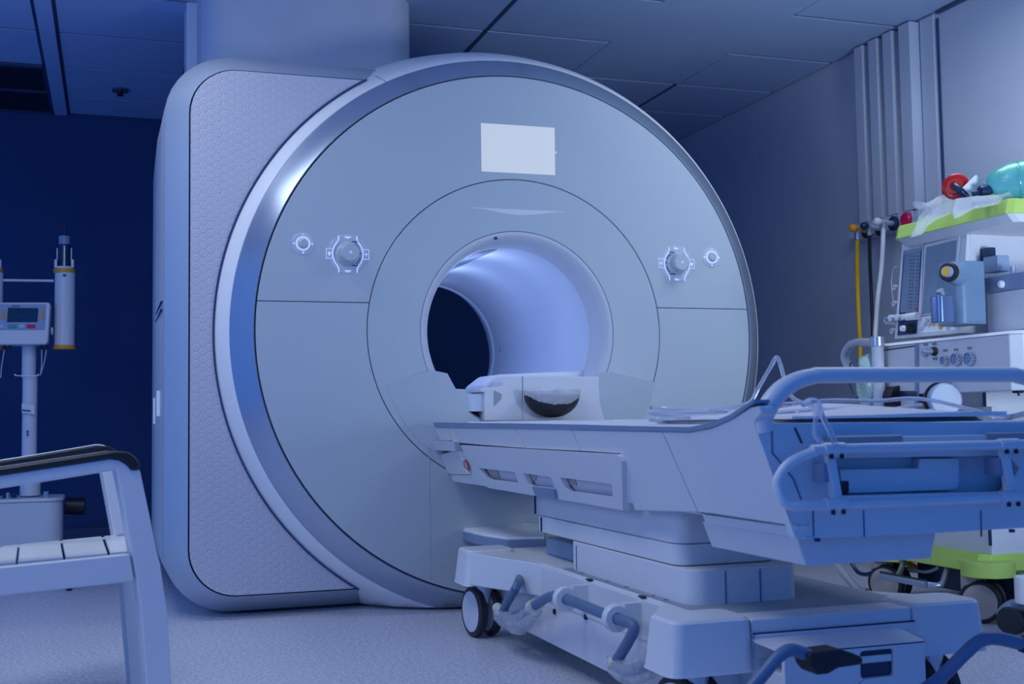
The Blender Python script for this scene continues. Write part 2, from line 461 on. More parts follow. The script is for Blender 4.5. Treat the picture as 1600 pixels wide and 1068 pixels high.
# ring
FB = -1.035
rg = MB().lathe([(1.003, 0.003), (1.007, -0.002), (1.078, 0.066), (1.084, 0.077), (1.06, 0.09), (1.003, 0.03)], (0, 0, 0), 'y', 160)
rg.cut((0, 0, FB), (0, 0, -1)); rg.build('ring_bevel', 'band', mri, sharp=50)
prof = [(1.082, 0.078), (1.094, 0.088), (1.132, 0.155), (1.172, 0.262), (1.205, 0.385), (1.15, 0.42), (1.06, 0.30), (1.05, 0.10)]
g1 = MB().lathe(prof, (0, 0, 0), 'y', 130, math.radians(117.5), math.radians(250)); g1.cut((0, 0, FB), (0, 0, -1))
g1.build('ring_cover', 'silver', mri, sharp=50)
g2 = MB().lathe(prof, (0, 0, 0), 'y', 160, math.radians(-110), math.radians(117.2)); g2.cut((0, 0, FB), (0, 0, -1))
g2.build('ring_cover', 'silver', mri, sharp=50)
MB().lathe([(1.079, 0.085), (1.13, 0.16), (1.19, 0.38), (1.10, 0.38), (1.05, 0.1)], (0, 0, 0), 'y', 4, math.radians(116.9), math.radians(117.8)).build('ring_joint', 'gap', mri)
# dark backing behind the front panels shows in the seams
MB().lathe([(0.40, 0.008), (1.01, 0.008), (1.01, 0.05), (0.40, 0.05)], (0, 0, 0), 'y', 96).cut((0, 0, FB), (0, 0, -1)).build('panel_backing', 'gap', mri)
SZ = 0.1055
def sector(r0, r1, up):
    b = MB().lathe([(r0, 0.0), (r0 + 0.002, -0.002), (r1 - 0.002, -0.002), (r1, 0.0), (r1, 0.012), (r0, 0.012)], (0, 0, 0), 'y', 160)
    if up: b.cut((0, 0, SZ + 0.0016), (0, 0, -1))
    else: b.cut((0, 0, SZ - 0.0016), (0, 0, 1)); b.cut((0, 0, FB), (0, 0, -1))
    return b
sector(0.5955, 0.9985, True).build('upper_panel', 'gantry', mri, sharp=15)
sector(0.5955, 0.9985, False).build('lower_panel', 'gantry', mri, sharp=15)
pn = MB().lathe([(0.5925, 0.0), (0.5905, -0.002), (0.3945, -0.002), (0.393, 0.0), (0.393, 0.012), (0.5925, 0.012)], (0, 0, 0), 'y', 128)
pn.build('inner_panel', 'gantry', mri, sharp=15)
mo = MB().lathe([(0.3915, 0.001), (0.389, -0.001), (0.372, 0.006), (0.358, 0.030), (0.350, 0.075), (0.347, 0.14), (0.36, 0.14), (0.392, 0.03)], (0, 0, 0), 'y', 128)
mo.build('bore_mouth', 'mouth', mri, sharp=70)
MB().lathe([(1.1315, 0.146), (1.1375, 0.146), (1.1375, 0.156), (1.1315, 0.156)], (0, 0, 0), 'y', 110, math.radians(119.5), math.radians(238)).build('ring_joint', 'ink', mri)
bt = MB().lathe([(0.347, 0.14), (0.347, 1.42), (0.352, 1.44), (0.385, 1.60), (0.42, 1.715), (1.0, 1.72), (1.0, 1.5), (0.40, 1.4), (0.40, 0.14)], (0, 0, 0), 'y', 96)
bt.build('bore_liner', 'bore', mri, sharp=60)
MB().lathe([(0.3465, 1.395), (0.3400, 1.40), (0.3400, 1.425), (0.3465, 1.43)], (0, 0, 0), 'y', 96).build('bore_lip', 'bore', mri)
# flat light strip at the top left of the bore
st = MB()
st.prism([(0.344*math.sin(a), 0.16, 0.344*math.cos(a)) for a in (-0.34, -0.22, -0.10)] + [(0.352*math.sin(a), 0.16, 0.352*math.cos(a)) for a in (-0.10, -0.22, -0.34)], (0, 1.2, 0))
st.build('bore_strip', 'greyblue', mri)
p = at((775, 372), 'y', -0.003)
MB().cyl(p, 0.006, 0.004, 'y', 16).build('bore_sensor', 'black', mri)
MB().lathe([(0.0, -0.0035), (0.008, -0.003), (0.008, 0.0), (0, 0)], at((782, 547), 'x', 0.31), 'x', 12, closed_prof=False).build('bore_screw', 'greyblue', mri)
# shallow grip above the bore
gr = MB(); pts = []
for i in range(13):
    x = -0.19 + 0.39*i/12; t = i/12
    pts.append((x, 0.476 - 0.020*math.sin(PI*t)**2))
gr.prism([(x, -0.0025, z) for x, z in pts] + [(0.2, -0.0025, 0.478), (-0.19, -0.0025, 0.478)], (0, 0.003, 0))
gr.build('grip_recess', 'white2', mri)
# blank lit display
sc_ = MB().prism([at(p, 'y', -0.003) for p in ((751.5, 192), (866.5, 199.5), (867.5, 273.5), (752.5, 267.5))], (0, 0.004, 0))
sc_.build('display', 'screen_lit', mri)['label'] = 'blank glowing white screen'
MB().box(0.160, 0.165, -0.004, 0.0, 0.708, 0.714).build('indicator', 'glow', mri)
# vertical seam lines low on the front
MB().box(-0.3665, -0.3625, -0.0032, 0.0, -0.915, -0.41).build('panel_edge', 'gantry', mri)
# controls
def arc_pts(cx, cz, s, pts): return [(cx + s*u, v + cz) for u, v in pts]
def control(cx, cz, s):
    c = MB().lathe([(0, -0.0045), (0.072, -0.004), (0.074, -0.002), (0, -0.002)], (cx, 0, cz), 'y', 48, closed_prof=False).build('control_dial', 'film', mri)
    MB().lathe([(0, -0.020), (0.036, -0.020), (0.042, -0.014), (0.046, -0.005), (0, -0.005)], (cx, 0, cz), 'y', 40, closed_prof=False).build('dial_base', 'gantry', c)
    MB().lathe([(0, -0.052), (0.030, -0.052), (0.035, -0.046), (0.036, -0.020), (0, -0.020)], (cx + 0.002, 0, cz), 'y', 40, closed_prof=False).build('knob', 'gantry', c)
    for sg in (1, -1):
        b = MB(); b.tube([(cx + sg*u, -0.007, cz + v) for u, v in ((0.034, 0.066), (0.035, 0.050), (0.050, 0.026), (0.0565, 0.0), (0.050, -0.028), (0.035, -0.052), (0.034, -0.069))], 0.0024, 8)
        b.build('light_bar', 'glow', c)
    for sg in (1, -1):
        fr_ = MB(); x0 = cx + sg*0.058; x1 = cx + sg*0.079
        for a, b_ in (((x0, 0.018), (x1, 0.018)), ((x1, 0.018), (x1, -0.018)), ((x1, -0.018), (x0, -0.018))):
            fr_.tube([(a[0], -0.005, cz + a[1]), (b_[0], -0.005, cz + b_[1])], 0.0011, 6, smooth=False)
        fr_.build('key_outline', 'glow', c)
    ic = MB()
    x = cx + s*0.069
    ic.box(x - 0.006, x + 0.006, -0.006, -0.004, cz - 0.001, cz + 0.001); ic.box(x - 0.001, x + 0.001, -0.006, -0.004, cz - 0.006, cz + 0.006)
    ic.build('plus_symbol', 'glow', c)
    ic = MB(); x = cx - s*0.068
    ic.cyl((x, -0.006, cz + 0.001), 0.005, 0.002, 'y', 14); ic.box(x - 0.0028, x + 0.0028, -0.006, -0.004, cz - 0.007, cz - 0.002)
    ic.build('lamp_symbol', 'glow', c)
    for dz, sg in ((0.061, 1), (-0.064, -1)):
        ic = MB(); z = cz + dz
        ic.box(cx - 0.012, cx + 0.012, -0.0065, -0.0045, z - 0.001, z + 0.001)
        ic.box(cx - 0.010, cx + 0.003, -0.0065, -0.0045, z + 0.001, z + 0.0035)
        ic.cyl((cx + s*0.008, -0.0065, z + 0.003), 0.0022, 0.002, 'y', 10)
        for k in (-1, 0, 1):
            ic.box(cx - 0.002 + k*0.002, cx + 0.002 + k*0.002, -0.0065, -0.0045, z - 0.003 - 0.001*abs(k) , z - 0.001)
        ic.build('patient_symbol', 'glow', c)
    ic = MB(); ic.box(cx - 0.004, cx + 0.008, -0.0535, -0.052, cz - 0.003, cz - 0.001); ic.box(cx - 0.001, cx + 0.005, -0.0535, -0.052, cz + 0.002, cz + 0.0045)
    ic.build('knob_mark', 'glow', c)
    ik = MB()
    for k in range(9):
        a = math.radians(-48 + 12*k)
        if k in (3, 5): continue
        ik.tube([(cx + s*0.047*math.cos(a), -0.006, cz + 0.047*math.sin(a)), (cx + s*0.047*math.cos(a + 0.15), -0.006, cz + 0.047*math.sin(a + 0.15))], 0.0016, 6, smooth=False)
    ik.box(cx + s*0.014, cx + s*0.034, -0.0205, -0.016, cz + 0.042, cz + 0.046)
    ik.box(cx + s*0.014, cx + s*0.034, -0.0205, -0.016, cz - 0.046, cz - 0.042)
    ik.build('scale_marks', 'ink', c)
def button(cx, cz):
    c = MB().lathe([(0, -0.0045), (0.040, -0.004), (0.042, -0.002), (0, -0.002)], (cx, 0, cz), 'y', 40, closed_prof=False).build('control_button', 'film', mri)
    MB().lathe([(0.0215, -0.012), (0.0255, -0.012), (0.0265, -0.004), (0.0205, -0.004)], (cx, 0, cz), 'y', 40).build('light_ring', 'glow', c)
    MB().lathe([(0, -0.018), (0.012, -0.018), (0.018, -0.013), (0.0205, -0.004), (0, -0.004)], (cx, 0, cz), 'y', 32, closed_prof=False).build('push_cap', 'gantry', c)
    b = MB(); b.cyl((cx - 0.033, -0.006, cz), 0.0035, 0.002, 'y', 12); b.build('lamp_symbol', 'glow', c)
    b = MB(); b.prism([(cx + 0.029, -0.006, cz - 0.003), (cx + 0.037, -0.006, cz - 0.003), (cx + 0.033, -0.006, cz + 0.005)], (0, 0.002, 0)); b.build('fan_symbol', 'glow', c)
    b = MB(); b.lathe([(0.0038, -0.006), (0.0052, -0.006), (0.0052, -0.004), (0.0038, -0.004)], (cx, 0, cz + 0.031), 'y', 12, 0.0, PI); b.build('headphone_symbol', 'glow', c)
    b = MB(); b.prism([(cx - 0.004, -0.006, cz - 0.033), (cx + 0.003, -0.006, cz - 0.038), (cx + 0.003, -0.006, cz - 0.028)], (0, 0.002, 0)); b.build('speaker_symbol', 'glow', c)
control(-0.665, 0.284, 1); control(0.675, 0.285, -1)
button(-0.829, 0.317); button(0.834, 0.316)
# lower collar of the bore: block on the left
YC = -0.020
lb = [(x, y) for x, y in ((602, 600), (640, 588), (652, 583), (675, 578), (699, 583), (712, 607), (728, 608), (729, 641), (750, 657), (735, 662), (715, 672), (690, 712), (655, 690), (628, 655), (612, 625))]
MB().prism([at(p, 'y', YC if (p[0] > 690 and p[1] < 665) else (-0.003 if (p[0] < 630 or p[1] > 680) else (-0.009 if p[0] < 670 else -0.015))) for p in lb], (0, 0.20, 0)).build('collar_block', 'gantry', mri, sharp=50)
MB().cyl(at((675, 581), 'y', YC) + Vector((0, 0.05, 0.001)), 0.012, 0.003, 'z', 16).build('bolt', 'greyblue', mri)
# curved recess block on the right with the scooped front
rb = [(758, 656), (757, 612), (750, 612), (750, 606), (755, 606), (755, 605), (784, 603), (785, 596), (791, 588), (816, 587), (819, 612)]
sc2 = []
for i in range(13):
    t = i/12; sc2.append((820 + 84*t, 612 + 39*math.sin(PI*t)))
rb_bot = [(820, 655), (758, 657)]
MB().prism([at(p, 'y', YC) for p in [(757, 657), (757, 612), (751, 612), (751, 606), (784, 604), (785, 596), (791, 588), (816, 587), (817, 657)]], (0, 0.18, 0)).build('collar_block', 'white2', mri, bev=0.003)
MB().prism([at(p, 'y', YC - 0.002) for p in [(772, 634), (783, 623), (784, 615), (772, 610)]], (0, 0.01, 0)).build('notch', 'grey', mri)
MB().prism([at(p, 'y', YC) for p in [(817, 587), (817, 657)] + [(945, 657), (938, 630), (936, 600), (937, 588)]], (0, 0.18, 0)).build('collar_block', 'white2', mri, bev=0.003)
MB().prism([at(p, 'y', YC if p[0] < 950 else (-0.0035 if p[0] > 1000 else -0.012)) for p in [(936, 657), (934, 620), (936, 588), (945, 581), (956, 581), (985, 588), (1024, 597), (1016, 625), (1003, 657)]], (0, 0.16, 0)).build('collar_block', 'gantry', mri, sharp=40)
MB().box(-0.30, 0.36, 0.0, 1.45, -0.30, -0.235).build('bore_floor', 'bore', mri)
MB().prism([(0.325, 0.12, -0.138), (0.27, 0.12, -0.143), (-0.05, 0.12, -0.156), (-0.11, 0.12, -0.20), (-0.12, 0.12, -0.26), (0.33, 0.12, -0.26)], (0, 0.26, 0)).build('bore_bed', 'glowplate', mri, bev=0.01)
# docking shelf low on the front
dz_ = -0.735
dk = [at(p, 'z', dz_) for p in ((718, 823), (737, 812), (790, 809), (850, 812), (850, 836), (793, 837), (757, 832))]
dk = [(p.x, p.y) for p in dk]
cxk = sum(p[0] for p in dk)/7; cyk = sum(p[1] for p in dk)/7
def sk(f): return [(cxk + (x - cxk)*f, cyk + (y - cyk)*f) for x, y in dk]
MB().grid([xy(sk(1.0), dz_ - 0.012), xy(sk(0.99), dz_ - 0.004), xy(sk(0.94), dz_)], close_v=True, caps=True).build('docking_shelf', 'silver', mri)
MB().grid([xy(sk(0.99), dz_ - 0.05), xy(sk(1.02), dz_ - 0.044), xy(sk(1.02), dz_ - 0.016), xy(sk(1.0), dz_ - 0.012)], close_v=True, caps=True).build('docking_bumper', 'greyblue', mri)
MB().box(-0.10, 0.20, -0.25, 0.0, FLOOR + 0.02, dz_ - 0.05).build('docking_pillar', 'greyblue', mri, bev=0.01)

# light fittings inside the bore
for y, pw in ((0.35, 1.25), (0.8, 1.3), (1.25, 0.35)):
    l = bpy.data.lights.new('bore_light', 'POINT'); l.energy = pw; l.color = (0.50, 0.62, 1.0); l.shadow_soft_size = 0.06
    lo = bpy.data.objects.new('bore_light', l); col.objects.link(lo); lo.location = (-0.08, y, 0.24 + LIFT)

# ================================================================ wrapped pad lying in the collar scoop
pad = thing('wrapped_cushion', 'dark bowl-shaped cushion in crinkled clear plastic at the bore mouth', 'cushion', (0.1, -0.06, -0.33))
bw = MB(); rows = []
for i in range(13):
    t = i/12; rr = math.sin(0.5*PI*t)
    rows.append([at((862 + 42*rr*math.cos(2*PI*k/28), 616 + 0*k), 'y', -0.068) + Vector((0, 0.085*rr*math.sin(2*PI*k/28), -0.088*math.cos(0.5*PI*t))) for k in range(28)])
bw.grid(rows, close_v=True); bw.build('shell', 'black', pad)
cv = MB(); rows = []
for i in range(13):
    t = i/12; rr = math.sin(0.5*PI*t) * 1.03
    rows.append([at((862 + 42*rr*math.cos(2*PI*k/28), 616), 'y', -0.070) + Vector((0, 0.100*rr*math.sin(2*PI*k/28), 0.018 - 0.086*math.cos(0.5*PI*t) + 0.004*random.random())) for k in range(28)])
cv.grid(rows, close_v=True)
top = []
c0 = at((862, 611), 'y', -0.070)
for i in range(7):
    rr = i/6
    top.append([c0 + Vector((0.116*rr*math.cos(2*PI*k/28), 0.088*rr*math.sin(2*PI*k/28), 0.012*(1 - rr) + 0.006*random.random())) for k in range(28)])
cv.grid(top, close_v=True)
cv.build('plastic_wrap', 'wrap', pad)

# ================================================================ PATIENT TABLE
tb = thing('patient_table', 'white wheeled patient table docked at the scanner bore', 'table', (0, -1.3, FLOOR))
def S(px, off=0.0): return onplane(px, (1, 0, 0.4), -0.50 + off)     # sloping flank of the table
def flank(name, px, material, t=0.02, off=0.0, bev=0.003, both=True, holes=()):
    for sgn in ((1, -1) if both else (1,)):
        b = MB().plate([S(p, off) for p in px], [[S(p, off) for p in h] for h in holes], (t, 0, 0))
        if sgn < 0:
            for v in b.bm.verts: v.co.x *= -1
        o = b.build(name, material, tb, bev=bev)
    return o
# upper white strips with slanting joints
flank('side_panel', [(678.5, 667.5), (699, 668), (705, 688), (687.5, 687)], 'white')
flank('side_panel', [(700, 668), (735.6, 668.8), (747.8, 694.2), (716, 691.5), (712, 704)], 'white')
flank('side_panel', [(737, 668.8), (804.4, 669.6), (819.4, 699.6), (749.2, 694.3)], 'white')
flank('side_panel', [(806, 669.7), (890.8, 671), (906.4, 704), (820.8, 699.8)], 'white')
flank('side_panel', [(892.4, 671), (1033.5, 674), (1089, 800), (991, 797), (989, 787), (979, 785), (968.5, 708), (908, 704)], 'white')
# foot flank with the rising arm
flank('side_panel', [(1035, 674), (1077, 675), (1112, 668), (1142, 655), (1172, 636), (1184, 634), (1190, 645), (1181, 655), (1178, 662),
      (1211, 750), (1243, 838), (1242, 822), (1112, 802), (1090.5, 800)], 'white', t=0.032)
# grey-blue trim along the top edge
flank('edge_trim', [(677, 659.5), (735, 660.5), (804, 661.3), (891, 663), (1000, 665.5), (1077, 667), (1110, 660), (1142, 646.5), (1176, 624), (1178, 628), (1142, 654.5), (1112, 667.5), (1077, 674.5), (1033, 673.5), (891, 671), (735, 668.6), (679, 667.5)], 'greyblue', t=0.034, off=-0.002, bev=0)
# window panel
W1 = [(748, 731), (804, 737), (810, 754.5), (765, 748.5), (757, 744)]
W2 = [(817, 739), (858, 744.5), (862, 747), (866, 762), (830, 759), (824, 755)]
W3 = [(875, 745.6), (953, 755.5), (957, 758), (957, 776), (888, 767), (882, 761)]
flank('window_panel', [(719, 695), (785, 699), (850, 703), (963, 709.5), (967, 713), (971, 720), (973, 797), (900, 784), (829, 773), (764, 762), (758, 759), (709, 752), (704, 742), (722, 742), (735, 742), (722, 700)], 'white', holes=(W1, W2, W3), t=0.018, off=-0.012, bev=0.002)
flank('end_panel', [(682, 711), (707, 704.5), (717, 704.5), (734, 741), (706, 741), (697, 739)], 'white', off=-0.004)
flank('end_bracket', [(667, 689), (708, 689), (711, 705), (668, 702)], 'white2', t=0.05, off=-0.016, bev=0.004)
flank('gap_strip', [(716, 691), (968, 706), (968, 711), (716, 696)], 'gap', t=0.01, off=0.006, bev=0)
flank('latch', [(830, 760), (864, 763.5), (867, 779.5), (836, 774.5)], 'greyblue', t=0.02, off=-0.022)
for wpx in ([(746, 728), (812, 735), (812, 757), (746, 751)], [(814, 736), (868, 743), (868, 765), (814, 760)], [(872, 743), (960, 754), (960, 780), (872, 770)]):
    flank('window_glass', wpx, 'white2', t=0.006, off=0.012, bev=0)
for wpx in ([(762, 731), (776, 733), (781, 748), (768, 747)], [(826, 741), (838, 742), (836, 750), (830, 751)], [(884, 747), (898, 749), (900, 758), (888, 757)]):
    flank('inner_pad', wpx, 'beige', t=0.004, off=0.008, bev=0, both=False)
flank('warning_sticker', [(725, 717.5), (728, 719), (733, 731), (732.5, 736), (725, 729), (724, 722)], 'red', t=0.001, off=-0.020, bev=0, both=False)
flank('sticker_text', [(726.2, 722), (727.8, 724), (729.8, 731.5), (727.6, 729)], 'sheet', t=0.001, off=-0.021, bev=0, both=False)
flank('sticker_text', [(725.5, 731), (732.5, 737), (733.5, 740), (730, 738)], 'sheet', t=0.001, off=-0.0205, bev=0, both=False)
flank('lower_lip', [(1088, 800.5), (1242, 822.5), (1259, 843), (1240, 839), (1103, 818), (1096, 803)], 'white', t=0.02, off=0.012)
# inner body, top board
MB().prism([(-0.315, -0.01, -0.365), (0.315, -0.01, -0.365), (0.262, -0.01, -0.545), (-0.262, -0.01, -0.545)], (0, -2.32, 0)).build('table_body', 'white', tb, bev=0.004)
tt = MB()
tt.loft(xy(rrect(-0.352, 0.352, -2.36, -0.05, 0.02), -0.372), xy(rrect(-0.350, 0.350, -2.36, -0.05, 0.02), -0.347))
tt.build('table_top', 'white', tb, bev=0.004)
MB().loft(xy(rrect(-0.25, 0.25, -2.30, -0.05, 0.05), -0.350), xy(rrect(-0.24, 0.24, -2.28, -0.06, 0.05), -0.338)).build('sliding_board', 'white2', tb, bev=0.003)
for y in (-0.05, -0.45, -1.0): MB().box(-0.20, -0.05, y - 0.004, y, -0.3385, -0.3375).build('board_seam', 'ink', tb)
# foot end
YF = -2.375
def F(px, dy=0.0): return at(px, 'y', YF + dy)
rec = [(1287, 716), (1450, 713), (1640, 711), (1640, 766), (1315, 774), (1304, 761)]
fo = [F((1178, 661)), F((1400, 659)), Vector((0.36, YF, -0.352)), Vector((0.277, YF, -0.560)), F((1420, 835)), F((1243, 841))]
rect_hole = [F(p) for p in [(1287, 716), (1450, 713)]] + [Vector((0.21, YF, F((1600, 711)).z)), Vector((0.235, YF, F((1600, 730)).z)), Vector((0.20, YF, F((1600, 766)).z))] + [F((1315, 774)), F((1304, 761))]
MB().plate(fo, [rect_hole], (0, 0.02, 0)).build('foot_panel', 'white', tb, bev=0.002)
MB().box(-0.20, 0.24, YF + 0.02, YF + 0.35, -0.52, -0.515).build('tray_floor', 'black', tb)
MB().box(-0.24, 0.26, YF + 0.34, YF + 0.36, -0.52, -0.40).build('tray_back', 'navy', tb)
dr = [(1312, 733), (1435, 731), (1437, 716), (1499, 715.5), (1499, 759), (1493, 765), (1317, 771)]
MB().prism([F(p, 0.02) for p in dr], (0, 0.2, 0)).build('tray_drawer', 'white', tb, bev=0.002)
MB().prism([F(p, 0.017) for p in [(1303, 752), (1327, 751), (1327, 771), (1317, 771), (1304, 760)]], (0, 0.01, 0)).build('drawer_stop', 'black', tb, bev=0.002)
for px in (1270, 1349, 1532):
    a, b_ = F((px, 797)), F((px + 2, 838))
    MB().box(a.x - 0.001, a.x + 0.001, YF - 0.0012, YF + 0.002, b_.z, a.z).build('panel_seam', 'ink', tb)
MB().tube([F((1178 + 28, 662), -0.001), F((1207, 707), -0.001), F((1240, 748), -0.001), F((1252, 780), -0.001)], 0.0012, 6, smooth=False).build('panel_seam', 'ink', tb)
MB().tube([F((1242, 668), -0.001), F((1253, 692), -0.001)], 0.002, 6, smooth=False).build('panel_seam', 'gap', tb)
for p in ((1277, 842), (1581, 828)):
    q = F(p, 0.01); MB().cyl((q.x, q.y, q.z - 0.004), 0.006, 0.006, 'z', 12).build('screw', 'ink', tb)
# skirt under the foot end
skl = [Vector((-0.31, YF + 0.02, -0.555)), Vector((0.02, YF + 0.02, -0.555)), Vector((0.0, YF + 0.05, -0.60)), Vector((-0.02, YF + 0.05, -0.606)), Vector((-0.272, YF + 0.05, -0.607)), Vector((-0.285, YF + 0.05, -0.597))]
a = at((1259, 884), 'y', YF + 0.05); b_ = at((1455, 872), 'y', YF + 0.05); c_ = at((1463, 829), 'y', YF + 0.04); d_ = at((1244, 838), 'y', YF + 0.04)
a2 = at((1112, 855), 'x', a.x); d2 = at((1100, 818), 'x', a.x - 0.02)
MB().grid([[d_, c_, b_, a], [Vector((d_.x, d2.y, d_.z)), Vector((c_.x, d2.y, c_.z)), Vector((b_.x, a2.y, b_.z)), Vector((a.x, a2.y, a.z))]], close_v=True, caps=True).build('under_skirt', 'white', tb, bev=0.003)
# handle bar across the foot end
hb_ = [(1192, 674, .0150), (1193, 656, .0175), (1198, 639, .0190), (1209, 622, .0190), (1224, 606.5, .0180), (1246, 594, .0163), (1272, 587.5, .0152), (1300, 585.8, .0152)]
HL = [at(p[:2], 'y', YF - 0.002) for p in hb_]; HR = [p[2] for p in hb_]
HL[0].x = max(HL[0].x, -0.340)
MB().tube(HL + [Vector((-p.x, p.y, p.z)) for p in reversed(HL)], HR + HR[::-1], 18).build('handle_bar', 'white', tb)
# bumper rails (rounded U turned on its side) with clamps
YR = YF - 0.05
def Rr(px, dy=0.0): return at(px, 'y', YR + dy)
ztop, zbot = Rr((1400, 699)).z, Rr((1400, 784)).z
xl = Rr((1300, 700)).x
lp = Rr((1220, 762)).x
ct = (ztop + zbot) / 2
ptsL = [Vector((xl, YR, ztop)), Vector((xl - 0.035, YR, ztop - 0.003)), Vector((lp + 0.025, YR + 0.005, ztop - 0.022)), Vector((lp + 0.004, YR + 0.01, ct + 0.004)), Vector((lp, YR + 0.01, ct - 0.014)), Vector((lp + 0.012, YR + 0.005, zbot + 0.006)), Vector((lp + 0.045, YR, zbot)), Vector((xl, YR, zbot))]
ptsR = [Vector((-p.x, p.y, p.z)) for p in ptsL]
MB().tube(ptsL + list(reversed(ptsR)), 0.0095, 14, closed=True).build('bumper_rail', 'white', tb)
MB().tube([Vector((-0.17, YF - 0.02, Rr((1400, 687)).z)), Vector((0.30, YF - 0.02, Rr((1400, 687)).z))], 0.006, 12).build('upper_rail', 'white', tb)
for x0, x1 in ((Rr((1306, 690)).x, Rr((1422, 690)).x), (Rr((1555, 690)).x, 0.28)):
    MB().tube([Vector((x0, YF - 0.02, Rr((1400, 687)).z)), Vector((x1, YF - 0.02, Rr((1400, 687)).z))], 0.0095, 12).build('rail_grip', 'grey', tb)
for x in (xl + 0.003, 0.165):
    for z in (ztop, zbot):
        c = MB().tube([(x - 0.022, YR, z), (x + 0.022, YR, z)], 0.0125, 14).build('rail_clamp', 'white', tb)
        for dx in (-0.010, 0.012):
            MB().cyl((x + dx, YR - 0.008, z - 0.017), 0.0042, 0.008, 'z', 10).build('clamp_screw', 'black', c)
    MB().loft([(x - 0.009, YR + 0.004, ztop - 0.01), (x + 0.007, YR + 0.004, ztop - 0.01), (x + 0.007, YR + 0.02, ztop - 0.01), (x - 0.009, YR + 0.02, ztop - 0.01)],
              [(x + 0.0, YR - 0.0, zbot + 0.01), (x + 0.018, YR - 0.0, zbot + 0.01), (x + 0.018, YR + 0.02, zbot + 0.01), (x + 0.0, YR + 0.02, zbot + 0.01)]).build('rail_post', 'white', tb, bev=0.003)
    MB().box(x - 0.014, x + 0.006, YR + 0.012, YF + 0.004, (ztop + zbot)/2 - 0.01, (ztop + zbot)/2 + 0.025).build('rail_mount', 'greyblue', tb, bev=0.003)
# lifting column
def blk(name, x0, x1, y0, y1, z0, z1, r, mm='white', bev=0.003, parent=tb, taper=0.0):
    return MB().loft(xy(rrect(x0, x1, y0, y1, r), z0), xy(rrect(x0 + taper, x1 - taper, y0 + taper, y1 - taper, r), z1)).build(name, mm, parent, bev=bev)
xA = -0.232
pA, pA2 = at((829, 790), 'x', xA), at((829, 802), 'x', xA)
pB, pB2 = at((836.5, 815), 'x', xA - 0.004), at((836.5, 829), 'x', xA - 0.004)
pC = at((888.5, 860), 'x', xA - 0.008)
zC = at((1062, 884), 'y', -1.82).z
blk('column_base', xA - 0.008, 0.05, -1.86, pC.y, -0.764, pB2.z - 0.001, 0.045)
blk('column_section', xA - 0.004, 0.03, -1.79, pB.y, pB2.z + 0.001, pA2.z, 0.04)
blk('column_section', xA, 0.03, -1.785, pA.y, pA2.z + 0.001, -0.53, 0.04)
for p, z0_, z1_ in ((pC, -0.755, pB2.z - 0.01), (pB, pB2.z + 0.004, pA2.z - 0.002), (pA, pA2.z + 0.004, -0.56)):
    MB().box(xA - 0.0095, xA - 0.003, p.y - 0.062, p.y - 0.060, z0_, z1_).build('column_seam', 'ink', tb)
for x in (-0.15, -0.06): MB().box(x - 0.001, x + 0.001, -1.8615, -1.858, -0.76, pB2.z - 0.006).build('column_seam', 'ink', tb)
# wheeled base
BT = -0.762
bs = MB()
bs.loft(xy([(-0.262, -2.0), (0.262, -2.0), (0.262, -0.50), (-0.262, -0.50)], -0.93), xy([(-0.262, -2.0), (0.262, -2.0), (0.262, -0.50), (-0.262, -0.50)], BT))
bs.build('base_frame', 'white', tb, bev=0.006)
MB().box(-0.272, -0.255, -1.78, -0.95, -0.865, BT - 0.004).build('side_cover', 'white', tb, bev=0.004)
MB().box(0.255, 0.272, -1.78, -0.95, -0.865, BT - 0.004).build('side_cover', 'white', tb, bev=0.004)
MB().box(-0.256, 0.256, -1.98, -1.10, BT, BT + 0.004).build('base_cover', 'grey', tb, bev=0.001)
MB().box(-0.17, 0.2, -0.98, -0.72, BT, BT + 0.055).build('cable_box', 'greyblue', tb, bev=0.008)
for y in (-1.16, -1.22, -1.40, -1.52, -1.68, -1.75):
    MB().cyl((-0.247, y, BT), 0.006, 0.004, 'z', 12).build('screw', 'ink', tb)
for sx in (1, -1):
    for nm, y0, y1 in (('near', -2.08, -1.93), ('far', -0.62, -0.46)):
        x0, x1 = (-0.398, -0.198) if nm == 'near' else (-0.405, -0.23)
        bot = rrect(x0, x1, y0, y1, 0.028); top = rrect(x0 + 0.012, x1 - 0.004, y0 + 0.008, y1 - 0.008, 0.026)
        b = MB(); b.grid([xy(rrect(x0 - 0.003, x1 + 0.003, y0 - 0.003, y1 + 0.003, 0.03), -0.864), xy(bot, -0.858), xy(top, BT + 0.004), xy(rrect(x0 + 0.018, x1 - 0.01, y0 + 0.014, y1 - 0.014, 0.024), BT + 0.010)], close_v=True, caps=True)
        if sx < 0:
            for v in b.bm.verts: v.co.x *= -1
        b.build('caster_housing', 'white', tb)
    # shoulder between housing and side cover
    sh = MB()
    sh.loft([(sx*-0.40, -0.60, -0.86), (sx*-0.26, -0.95, -0.86), (sx*-0.25, -0.95, -0.86), (sx*-0.25, -0.52, -0.86)], [(sx*-0.385, -0.60, BT + 0.002), (sx*-0.262, -0.95, BT - 0.002), (sx*-0.25, -0.95, BT - 0.002), (sx*-0.25, -0.52, BT + 0.002)])
    sh.build('base_shoulder', 'white', tb, bev=0.004)
    sh = MB()
    sh.loft([(sx*-0.39, -1.95, -0.86), (sx*-0.265, -1.76, -0.86), (sx*-0.25, -1.76, -0.86), (sx*-0.25, -2.0, -0.86)], [(sx*-0.38, -1.95, BT + 0.002), (sx*-0.266, -1.76, BT - 0.002), (sx*-0.25, -1.76, BT - 0.002), (sx*-0.25, -2.0, BT + 0.002)])
    sh.build('base_shoulder', 'white', tb, bev=0.004)
MB().box(-0.268, -0.255, -1.95, -0.62, -0.985, -0.85).build('side_cover', 'white', tb, bev=0.003)
